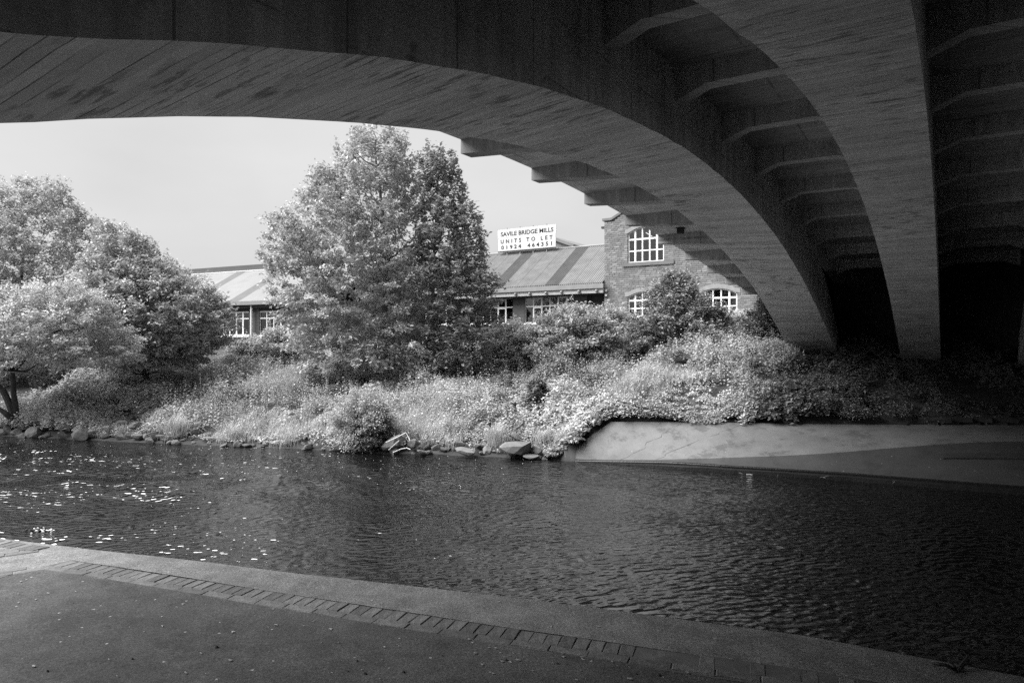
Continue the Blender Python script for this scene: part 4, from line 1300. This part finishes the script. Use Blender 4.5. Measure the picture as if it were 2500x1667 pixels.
def bush(label, rows, Y, x, n, per, crad, leaf, mat, cat='bush', name='bush', **kw):
    per = int(per * 1.5); n = int(n * 1.3)
    b = base_at(x, Y, .0)
    top = px_at(x, rows[0][0] + 10, Y)
    kw.setdefault('depth', .8); kw.setdefault('tips', 14); kw.setdefault('limbs', .25)
    return plant(name, label, cat, rows, Y, b, n, per, crad, leaf, mat, [b, b * .5 + top * .5, top], .045, M['barkdark'], dmin=crad * .85, **kw)
bush('tall dark pointed bush in front of the arched mill windows', [(650, 1622, 1655), (690, 1598, 1700), (730, 1578, 1735), (770, 1555, 1768), (810, 1522, 1782), (850, 1520, 1788), (885, 1535, 1770)], 27.5, 1640, 190, 135, .28, .10, M['leaf_dark'], updir=.9)
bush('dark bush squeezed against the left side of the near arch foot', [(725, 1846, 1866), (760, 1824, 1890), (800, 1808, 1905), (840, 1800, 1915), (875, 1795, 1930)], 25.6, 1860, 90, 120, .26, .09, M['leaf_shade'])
bush('bramble mound below the mill shed windows, right of the big tree', [(748, 1385, 1436), (775, 1330, 1485), (800, 1292, 1500), (830, 1265, 1515), (872, 1262, 1510)], 27.2, 1395, 150, 125, .28, .095, M['leaf_bank'])
bush('small leafy bush under the left end of the shed eaves', [(790, 1238, 1290), (812, 1205, 1315), (838, 1180, 1320), (868, 1165, 1325)], 28.0, 1250, 110, 115, .28, .095, M['leaf_mid'])
bush('pale bush in front of the brick pier between both mill windows', [(752, 1470, 1500), (775, 1440, 1545), (810, 1430, 1560), (850, 1430, 1560)], 30., 1495, 90, 110, .28, .10, M['leaf_bank'])
bush('pale loose bush behind the bank, between dark pointed bush and arch foot', [(765, 1700, 1830), (800, 1690, 1830), (840, 1700, 1825), (872, 1710, 1810)], 29., 1765, 90, 110, .28, .10, M['leaf_mid'])
bush('low loose bush below the pale shed windows, left of the tallest tree', [(800, 655, 680), (822, 625, 712), (845, 560, 725), (885, 540, 735)], 31., 640, 120, 105, .27, .09, M['leaf_mid'], depth=.5)
bush('small dark broad-leaved bush alone in the middle of the bright bank', [(936, 1300, 1322), (962, 1283, 1345), (990, 1283, 1342), (1005, 1290, 1335)], 21.6, 1312, 34, 60, .17, .12, M['leaf_shade'], updir=1.1)
bush('feathery willow bush hanging over the water left of the white frame', [(952, 850, 900), (990, 822, 955), (1030, 802, 965), (1065, 798, 950), (1092, 812, 930)], 20.2, 872, 110, 90, .20, .055, M['leaf_mid'], droop=.5, spray=.5, tips=40)
bush('dark shrub hanging over the water at the foot of the willow bush', [(1020, 880, 940), (1050, 868, 955), (1085, 862, 945), (1098, 880, 935)], 19.9, 905, 46, 85, .16, .06, M['leaf_shade'], droop=.4)
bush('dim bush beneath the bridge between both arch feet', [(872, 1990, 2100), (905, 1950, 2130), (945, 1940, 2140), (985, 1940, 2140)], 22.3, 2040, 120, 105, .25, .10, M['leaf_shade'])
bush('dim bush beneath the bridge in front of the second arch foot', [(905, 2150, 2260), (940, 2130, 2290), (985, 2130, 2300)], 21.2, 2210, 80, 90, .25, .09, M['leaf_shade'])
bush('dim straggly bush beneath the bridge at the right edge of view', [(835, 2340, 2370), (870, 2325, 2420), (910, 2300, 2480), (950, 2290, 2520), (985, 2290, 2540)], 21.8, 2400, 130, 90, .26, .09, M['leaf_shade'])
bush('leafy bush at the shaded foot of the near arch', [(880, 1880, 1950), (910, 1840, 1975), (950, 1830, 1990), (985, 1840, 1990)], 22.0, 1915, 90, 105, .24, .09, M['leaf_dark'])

# ground cover on the bank: broad leaves, flower heads and grass in patches
pf = Smooth2(2.4, 31); pg = Smooth2(2.0, 32); pm = Smooth2(1.1, 33); ph = Smooth2(.7, 34)
nC = 5200
cv = rng.uniform(-6, 29, nC * 2); cd = .28 + 14.7 * rng.uniform(0, 1, nC * 2) ** 1.08 
cv[:70] = rng.uniform(8.5, 9.7, 70); cd[:70] = rng.uniform(.2, 2.2, 70)
cv[70:330] = rng.uniform(1.8, 8.4, 260); cd[70:330] = ap_top(cv[70:330]) + .14 + rng.uniform(0, .5, 260) - wl(cv[70:330])
fe = rng.uniform(0, 1, 90); cv[330:420] = 9.06 - .72 * fe + rng.uniform(0, .18, 90); cd[330:420] = 16.3 + fe - wl(cv[330:420])
cu_ = wl(cv) + cd
edge = ap_top(cv) + .02
ok = np.where(cv < 8.62, cu_ > edge + rng.uniform(0, .12, len(cv)), True) & ~((cv < 3.4) & (cu_ < edge + .45 + .3 * pm(cu_, cv)) & (rng.random(len(cv)) < .4)) & (cu_ < 33)
# thin out what the bushes and trees hide
ok &= rng.random(len(cv)) < np.where(cd > 9, .55, 1.)
ok &= rng.random(len(cv)) < np.where(cv < 0, .5, 1.)
cv, cu_, cd = cv[ok][:nC], cu_[ok][:nC], cd[ok][:nC]
X_ = W(cu_, cv, 0)
pxx = 1250 + X_[:, 0] / X_[:, 1] * f_px
zc_ = ht(cu_, cv)
tall_ = np.clip(.50 + .27 * pm(cu_, cv) + .14 * ph(cu_, cv), .14, 1.25) * np.clip(.45 + cd / 4, .35, 1.15)
under = sstep(cv, 6.5, 3.0)
tall_ *= 1 - .22 * sstep(cv, 10.5, 8.5)
fl = pf(cu_, cv) + rng.normal(0, .35, len(cv)) + .35 - 2.6 * sstep(cv, 11.5, 8.5) - .6 * (cv > 24)
gr = pg(cu_, cv) + rng.normal(0, .35, len(cv))
isg = (gr > 1.0) & (cv + .7 * pm(cu_, cv) > 4.6)
LV = []; LT = []; GV = []; GT = []; FV = []; SV = []
n = len(cv)
nl = np.where(isg, 34, 82)
idx = np.repeat(np.arange(n), nl); m_ = len(idx)
rad = rng.uniform(.16, .34, n)
rr = np.sqrt(rng.uniform(0, 1, m_)) * rad[idx]; tt = rng.uniform(0, 6.283, m_)
hh = tall_[idx] * (1 - .55 * (rr / rad[idx]) ** 2) * rng.uniform(.25, 1.0, m_) ** .6
C = W(cu_[idx] + rr * np.cos(tt), cv[idx] + rr * np.sin(tt), zc_[idx] + hh)
Ls = (.075 + .028 * np.clip(ph(cu_ * .5, cv * .5) + rng.normal(0, .4, n), -1.2, 2))[idx] * rng.uniform(.7, 1.3, m_)
ctone = np.clip(.5 + .18 * pm(cu_ * 1.3, cv * 1.3) + rng.normal(0, .12, n), .05, .95)
V = leaf_quads(C, Ls, Ls * .6, .7, .15)
tone = np.clip(ctone[idx] + rng.normal(0, .14, m_), 0, 1)
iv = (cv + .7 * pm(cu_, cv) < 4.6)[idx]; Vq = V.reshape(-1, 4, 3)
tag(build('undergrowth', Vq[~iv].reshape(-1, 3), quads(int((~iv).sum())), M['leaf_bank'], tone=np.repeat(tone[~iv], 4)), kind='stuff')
tag(build('shade_tinted_undergrowth', Vq[iv].reshape(-1, 3), quads(int(iv.sum())), M['leaf_shade'], tone=np.repeat(tone[iv], 4)), kind='stuff')  # same undergrowth below the deck, its shade put into a darker leaf colour
# grass
gi = np.where(isg)[0]; idx = np.repeat(gi, 60); m_ = len(idx)
def blades(bu, bv, bz, h, w, lean):
    k = len(bu); an = rng.uniform(0, 6.283, k)
    a = W(bu, bv, bz); lx = np.stack([np.cos(an), np.sin(an), 0 * an], 1)
    s = np.stack([-np.sin(an), np.cos(an), 0 * an], 1)
    mid = a + lx * (lean * h * .3)[:, None] + np.array([0, 0, 1.]) * (h * .6)[:, None]
    tip = a + lx * (lean * h)[:, None] + np.array([0, 0, 1.]) * (h * (1 - .35 * lean))[:, None]
    return np.stack([a - s * w / 2, mid - s * w * .4, tip, mid + s * w * .4], 1).reshape(-1, 3)
gr_ = np.sqrt(rng.uniform(0, 1, m_)) * .28; ga = rng.uniform(0, 6.283, m_)
gu, gv = cu_[idx] + gr_ * np.cos(ga), cv[idx] + gr_ * np.sin(ga)
V = blades(gu, gv, ht(gu, gv), rng.uniform(.35, .85, m_) * np.clip(tall_[idx] + .35, .4, 1), .012, rng.uniform(.1, .6, m_))
tag(build('grass', V, quads(m_), M['grass'], tone=np.repeat(np.clip(rng.normal(.55, .2, m_), 0, 1), 4)), kind='stuff')
# tall leafy stalks standing out of the carpet
nS = 1500
sv_ = rng.uniform(1.5, 28, nS); sd_ = rng.uniform(.7, 11, nS); su_ = wl(sv_) + sd_
ks = np.where(sv_ < 8.62, su_ > ap_top(sv_) + .25, True) & (pm(su_ + 3, sv_ * .9) > -.5)
su_, sv_ = su_[ks], sv_[ks]; nS = len(su_)
sh = rng.uniform(.5, 1.15, nS); tiers = 9
fq = np.linspace(.35, 1, tiers); ti = np.repeat(np.arange(nS), tiers * 2); tf = np.tile(np.repeat(fq, 2), nS)
az = rng.uniform(0, 6.283, nS)[ti] + np.tile(np.tile([0, math.pi], tiers) + np.repeat(np.arange(tiers), 2) * 1.57, nS)
lean = W(rng.normal(0, .12, nS), rng.normal(0, .12, nS), 0 * sh)
dirs = W(np.cos(az), np.sin(az), 0 * az)
LL = .13 * (1.25 - .75 * tf) * rng.uniform(.7, 1.3, len(ti))
C = W(su_, sv_, ht(su_, sv_))[ti] + lean[ti] * tf[:, None] + np.array([0, 0, 1.]) * (sh[ti] * tf)[:, None] + dirs * (LL * .55)[:, None]
side = np.cross(dirs, [0, 0, 1.])
dn = dirs * .88 + np.array([0, 0, -.42]); A_ = C - dn * (LL / 2)[:, None]; B_ = C + dn * (LL / 2)[:, None]
Vs_ = np.stack([A_, C + side * (LL * .22)[:, None], B_, C - side * (LL * .22)[:, None]], 1).reshape(-1, 3)
tone = np.clip(rng.normal(.45, .15, nS)[ti] + .2 * (tf - .6) + rng.normal(0, .1, len(ti)), 0, 1)
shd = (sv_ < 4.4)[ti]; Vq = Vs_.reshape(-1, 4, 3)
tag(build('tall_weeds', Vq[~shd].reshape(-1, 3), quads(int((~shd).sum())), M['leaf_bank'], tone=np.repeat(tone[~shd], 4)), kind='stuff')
tag(build('shade_tinted_weeds', Vq[shd].reshape(-1, 3), quads(int(shd.sum())), M['leaf_shade'], tone=np.repeat(tone[shd], 4)), kind='stuff')  # same weeds below the deck, shade painted in with the dark leaf
# flower heads: flat umbels on stalks above the leaves
fi = np.where((fl > .15) & ~isg | (fl > 1.0))[0]
cnt = np.clip((5 + 15 * (fl[fi] - .1)), 3, 30).astype(int); idx = np.repeat(fi, cnt); m_ = len(idx)
fr_ = np.sqrt(rng.uniform(0, 1, m_)) * .32; fa_ = rng.uniform(0, 6.283, m_)
fh = tall_[idx] * (1.0 - .45 * (fr_ / .32) ** 2) * rng.uniform(.75, 1.25, m_) + .05
FC = W(cu_[idx] + fr_ * np.cos(fa_), cv[idx] + fr_ * np.sin(fa_), zc_[idx] + fh)
rs = rng.uniform(.012, .034, m_)
tx = np.stack([np.ones(m_), np.zeros(m_), rng.normal(0, .3, m_)], 1); ty = np.stack([np.zeros(m_), np.ones(m_), rng.normal(-.25, .3, m_)], 1)
an = np.arange(6) * math.pi / 3
hexv = FC[:, None] + rs[:, None, None] * (np.cos(an)[None, :, None] * tx[:, None] + np.sin(an)[None, :, None] * ty[:, None])
V = hexv.reshape(-1, 3); F = np.arange(m_ * 6).reshape(-1, 6)
tag(build('wildflowers', V, F, M['flower'], tone=np.repeat(np.clip(rng.normal(.5, .25, m_), 0, 1), 6)), kind='stuff')

def tuft(label, x, Y, ybase, h, n, spread_, group=None):
    P = px_at(x, ybase, Y); u, v = UV(P[0], P[1])
    P[2] = float(ht(u, v))
    root = thing('grass_tuft', label, 'grass', P, group)
    r_ = np.abs(rng.normal(0, spread_, n)); a = rng.uniform(0, 6.283, n)
    bu, bv = u + r_ * np.cos(a), v + r_ * np.sin(a)
    V = blades(bu, bv, ht(bu, bv) - .03, h * rng.uniform(.6, 1.1, n), .014, rng.uniform(.2, .9, n))
    build('blades', V, quads(n), M['grass'], root, tone=np.repeat(np.clip(rng.normal(.5, .22, n), 0, 1), 4))
tuft('tall grass tuft just left of the largest flat rock', 1212, 19.4, 1095, .95, 330, .17)
tuft('grass tuft between the largest flat rock and the pale apron edge', 1322, 19.2, 1100, .75, 260, .16)
tuft('grass tuft leaning on the left edge of the pale apron', 1372, 18.9, 1085, .7, 300, .2)
tuft('wide grass tuft on the waterline in front of the dark left trees', 428, 21.8, 1080, .95, 380, .24)
tuft('grass tuft on the stones below the white flowers, left of the feathery willow bush', 560, 21.2, 1085, .75, 240, .25)
tuft('thin grass tuft above small stones, left of the white frame', 700, 20.6, 1085, .7, 200, .3)

# ------------------------------------------------------------------ rocks and drift at the waterline
def rock_mesh(seed, flat=1., boxy=.5):
    r = np.random.default_rng(seed)
    import bmesh
    bm = bmesh.new(); bmesh.ops.create_icosphere(bm, subdivisions=2, radius=1)
    dirs = r.normal(size=(9, 3)); dirs /= np.linalg.norm(dirs, axis=1, keepdims=True); cut = r.uniform(.42, .80, 9)
    for vt in bm.verts:
        p = np.array(vt.co)
        if boxy > 0:
            mx = np.abs(p).max(); p = p * (1 - boxy) + p / mx * .8 * boxy
        for d, c in zip(dirs, cut):
            t = p @ d
            if t > c: p = p - d * (t - c)
        p = p + r.normal(0, .025, 3)
        vt.co = p.tolist()
    me = bpy.data.meshes.new('rock'); bm.to_mesh(me); bm.free(); me.materials.append(M['rock'])
    me.polygons.foreach_set('use_smooth', np.zeros(len(me.polygons), bool)); return me
RM = [rock_mesh(100 + i, boxy=[.2, .5, .8][i % 3]) for i in range(9)]
def rock(label, x, y, wpx, hpx, Y, mesh=None, rot=None, group=None, sink=.15, zbase=None, tilt=0.):
    X = (x - 1250) / f_px * Y; w = wpx / f_px * Y; h = hpx / f_px * Y
    z = CZ + (833.5 - y) / f_px * Y if zbase is None else zbase + h * (.5 - sink)
    o = link('rock', mesh or random.choice(RM), None, (X, Y, z))
    o.scale = (w * .58, w * rng.uniform(.38, .55), h * .58)
    o.rotation_euler = (rng.normal(0, .22), tilt + (0 if mesh is not None else rng.normal(0, .25)), rng.uniform(-.35, .35) if rot is None else rot)
    return tag(o, label, 'rock', group)
boxm = rock_mesh(500, boxy=.95)
rock('largest flat-topped rock at the waterline, near the pale apron', 1258, 1094, 84, 40, 18.75, boxm, rot=.1, tilt=-.12)
rock('rounded two-tone rock in front, left of the largest flat rock', 1135, 1101, 52, 24, 18.95)
rock('upright pale rock between the rounded rock and the largest flat rock', 1191, 1099, 24, 24, 18.85)
rock('pale oval rock above the rounded two-tone rock', 1171, 1090, 36, 17, 19.2)
rock('grey rock behind the upper grass tuft stones, higher up the bank', 1120, 1082, 32, 20, 19.5)
rock('square pale rock left of the rounded two-tone rock', 1067, 1093, 28, 18, 19.2)
rock('low flat rock in the water left of the square pale rock', 1030, 1104, 34, 14, 19.1)
rock('grey rock just right of the white frame', 1012, 1083, 34, 20, 19.5)
rock('large slanting slab behind the white tube frame', 960, 1086, 60, 34, 19.7, boxm, rot=.3, tilt=-.5)
rock('tall pale stone standing above the white frame', 945, 1057, 18, 20, 20.4)
rock('pale pointed rock right of the largest flat rock', 1313, 1099, 32, 20, 18.6)
rock('flat dark rock half under leaves above the largest flat rock', 1260, 1068, 38, 16, 19.6)
rock('thin pale slab lying at the water right of the largest flat rock', 1295, 1113, 40, 9, 18.45, boxm)
rock('large pale leaning boulder on the shaded left bank', 332, 1041, 34, 18, 22.4, boxm, tilt=-.3)
rock('long flat rock in the water at the far left', 55, 1061, 44, 9, 23.1)
rock('round boulder beside the wide waterline grass tuft', 477, 1056, 21, 19, 21.8)
rock('pale flat stone lying at the water below the grass', 602, 1087, 22, 8, 20.7, boxm)
rock('broad block of stone on the shaded left bank edge', 222, 1056, 44, 26, 22.4, boxm)
rock('broad cracked boulder at the left waterline, beneath the dark trees', 265, 1050, 46, 22, 22.6)
n_r = 0
xs_done = []
for i in range(400):
    if n_r >= 120: break
    x = rng.uniform(-60, 1350)
    if abs(x - 872) < 60: continue
    left_ = x < 420
    w = rng.uniform(20, 46) if left_ else (rng.uniform(9, 24) if x < 900 else rng.uniform(12, 30))
    if any(abs(x - a) < .32 * (w + b) for a, b in xs_done[-14:]): continue
    kq = (x - 1250) / f_px
    # distance of the waterline along this line of sight
    Yv = np.linspace(17, 26, 200); uq, vq = UV(kq * Yv, Yv); Yw = Yv[np.argmax(uq - wl(vq) > 0)]
    dd = rng.choice([rng.uniform(-.15, .3), rng.uniform(.2, 1.5 if left_ else .9)])
    Y = Yw + dd
    u_, v_ = UV(kq * Y, Y)
    h = w * rng.uniform(.4, .9)
    lab = 'dark rock among many lining the far waterline under the left trees' if left_ else ('small stone among many along the waterline below the white flowers' if x < 900 else 'grey stone among many at the waterline near the largest flat rock')
    grp = 'rocks under the left trees' if left_ else ('small stones below the white flowers' if x < 900 else 'stones near the largest flat rock')
    rock(lab, x, 0, w, h, Y, group=grp, zbase=float(ht(u_, v_)), sink=.22)
    xs_done.append((x, w)); n_r += 1

fr_t = thing('tube_frame', 'broken frame of white bent tubes lying among rocks at the waterline', 'frame', px_at(960, 1105, 19.3))
m = MB(); Yf = 19.25
for pts in (((949, 1098), (962, 1086), (975, 1075)), ((942, 1080), (968, 1068), (991, 1056), (998, 1068), (1001, 1075)), ((960, 1112), (960, 1104), (978, 1096), (993, 1093), (1002, 1097))):
    m.tube([px_at(x, y, Yf - .05 * i) for i, (x, y) in enumerate(pts)], .013, 6)
m.out('tube', M['metalwhite'], fr_t)
m = MB(); P = px_at(1000, 1100, 19.2)
m = None
rt = thing('root_stump', 'dark tangled root stump in the water beneath the willow bush', 'stump', px_at(850, 1100, 20.0))
m = MB(); c = px_at(860, 1100, 20.0)
for i in range(16):
    a = rng.uniform(-1.5, 1.5); L = rng.uniform(.3, .8)
    e = c + np.array([math.sin(a) * L, rng.uniform(-.5, .2), abs(math.cos(a)) * L * .45 - .1]); md = (c + e) / 2 + rng.normal(0, .08, 3)
    m.tube([c + rng.normal(0, .06, 3), md, e], [.08, .05, .012], 5)
m.out('roots', M['driftwood'], rt)
lg = thing('driftwood_log', 'pale log lying at the foot of the apron by the dark ledge', 'log', px_at(1835, 1163, 16.42))
m = MB(); m.tube([px_at(1822, 1161, 16.45), px_at(1835, 1162, 16.42), px_at(1852, 1164, 16.4)], [.045, .05, .035], 8); m.out('log_body', M['deadwood'], lg)
rock('pale concrete lump lying on the ledge left of the log', 1813, 1153, 30, 12, 16.6, boxm)
rock('small grey stone on the ledge right of the concrete lump', 1846, 1153, 16, 11, 16.5)
tw = thing('twigs', 'tangle of thin twigs caught in the water along the ledge', 'twigs', px_at(1900, 1168, 16.2))
m = MB()
for x, y in ((1896, 1165), (1906, 1172), (1925, 1172), (2010, 1165), (2185, 1176)):
    for k in range(4):
        a = px_at(x, y, 16.2 - (x - 1896) * .0035); e = a + np.array([rng.uniform(-.2, .2), rng.uniform(-.1, .1), rng.uniform(-.03, .07)])
        m = MB(); m.tube([a, (a + e) / 2 + rng.normal(0, .02, 3), e], [.006, .005, .002], 4); m.out('twig', M['bark'], tw)
# snag with broken water near the quay, left
sn = thing('snag', 'dark snag breaking the water into white foam near the quay at left', 'snag', px_at(92, 1300, 11.6))
m = MB()
for i in range(9):
    a = px_at(92 + rng.uniform(-26, 26), 1300, 11.6) + [0, rng.uniform(-.1, .1), -.02]; e = a + np.array([rng.uniform(-.18, .18), rng.uniform(-.1, .1), rng.uniform(.02, .12)])
    m.tube([a, e], [.035, .015], 5)
m.out('snag_wood', M['driftwood'], sn)
m = MB()
for i in range(60):
    a = px_at(90 + rng.normal(0, 20), 1300, 11.6) + [0, rng.normal(0, .07), rng.uniform(.0, .05)]; r_ = rng.uniform(.006, .022)
    m.tube([a - [r_ * 1.6, 0, 0], a - [r_ * .6, 0, -r_ * .6], a + [r_ * .6, 0, r_ * .5], a + [r_ * 1.6, 0, 0]], [.004, r_ * .6, r_ * .6, .004], 5)
tag(m.out('foam', M['foam'], sn), kind='stuff')
# drifting foam flecks upstream
m = MB()
for i in range(150):
    v_ = rng.uniform(9, 27); d_ = rng.gamma(1.6, 1.2) + .3; u_ = wl(v_) - d_
    if u_ < 6: continue
    r_ = rng.uniform(.003, .009); an = np.arange(5) * 1.2566
    zq = .02 + .02 * float(chop(np.array(u_), np.array(v_)))
    m.add(np.vstack([W(u_ + r_ * .7 * np.cos(an), v_ + r_ * 1.5 * np.sin(an), zq - .006 + 0 * an), W(u_, v_, zq + .001)]), None, np.stack([np.arange(5), (np.arange(5) + 1) % 5, np.full(5, 5)], 1))
tag(m.out('foam_flecks', M['foam']), kind='stuff')

# low stone wall at the back of the apron, right
sw = thing('stone_wall', 'low rough stone wall behind the apron under the bridge at right', 'wall', W(20.6, 0, 1.0))
for row in range(2):
    v_ = 1.6 - row * .9
    while v_ > -4.5:
        L = rng.uniform(.35, .8); vm = v_ - L / 2; u_ = float(ap_top(vm)) + .22 + row * .015
        P = []
        for z in (0, 1):
            for sx, sy in ((-1, -1), (1, -1), (1, 1), (-1, 1)):
                P.append(W(u_ + sx * .13 + rng.normal(0, .012), vm + sy * (L / 2 - .005) + rng.normal(0, .008), float(ap_topz(vm)) - .06 + row * .115 + z * .110 + rng.normal(0, .008)))
        m = MB(); m.hexa(np.array(P)); m.out('stone', M['darkstone'], sw)
        v_ -= L
# small dead weed on the quay edge, right; black box under the cantilever
dw = thing('dead_weed', 'small dead weed with twigs on the quay edge at lower right', 'weed', px_at(2345, 1640, 3.35))
m = MB(); bq = px_at(2338, 1652, 3.33); bq[2] = QZ - .005
for i in range(13):
    e = bq + np.array([rng.uniform(-.13, .10), rng.uniform(-.04, .05), rng.uniform(.003, .035)]); m = MB(); m.tube([bq + rng.normal(0, .008, 3) * [1, 1, 0], (bq + e) / 2 + [0, 0, .012], e], [.004, .0035, .0012], 4); m.out('twig', M['driftwood'], dw)
e = bq + np.array([.075, .03, .065]); m = MB(); m.tube([bq, bq + np.array([.03, .01, .03]), e], [.007, .009, .003], 5)
m.out('twig', M['driftwood'], dw)
bx_u, bx_v = 17.7, 6.0
m = MB(); zq = float(zedge(bx_u)) + CZ; m.box(bx_u - .07, bx_u + .07, bx_v - .08, bx_v + .08, zq - .16, zq - .001, fr)
m.box(bx_u - .09, bx_u + .09, bx_v - .10, bx_v + .10, zq - .03, zq - .0005, fr)
tag(m.out('junction_box', M['blackbox']), 'small black box fixed under the overhanging deck between brackets', 'box')
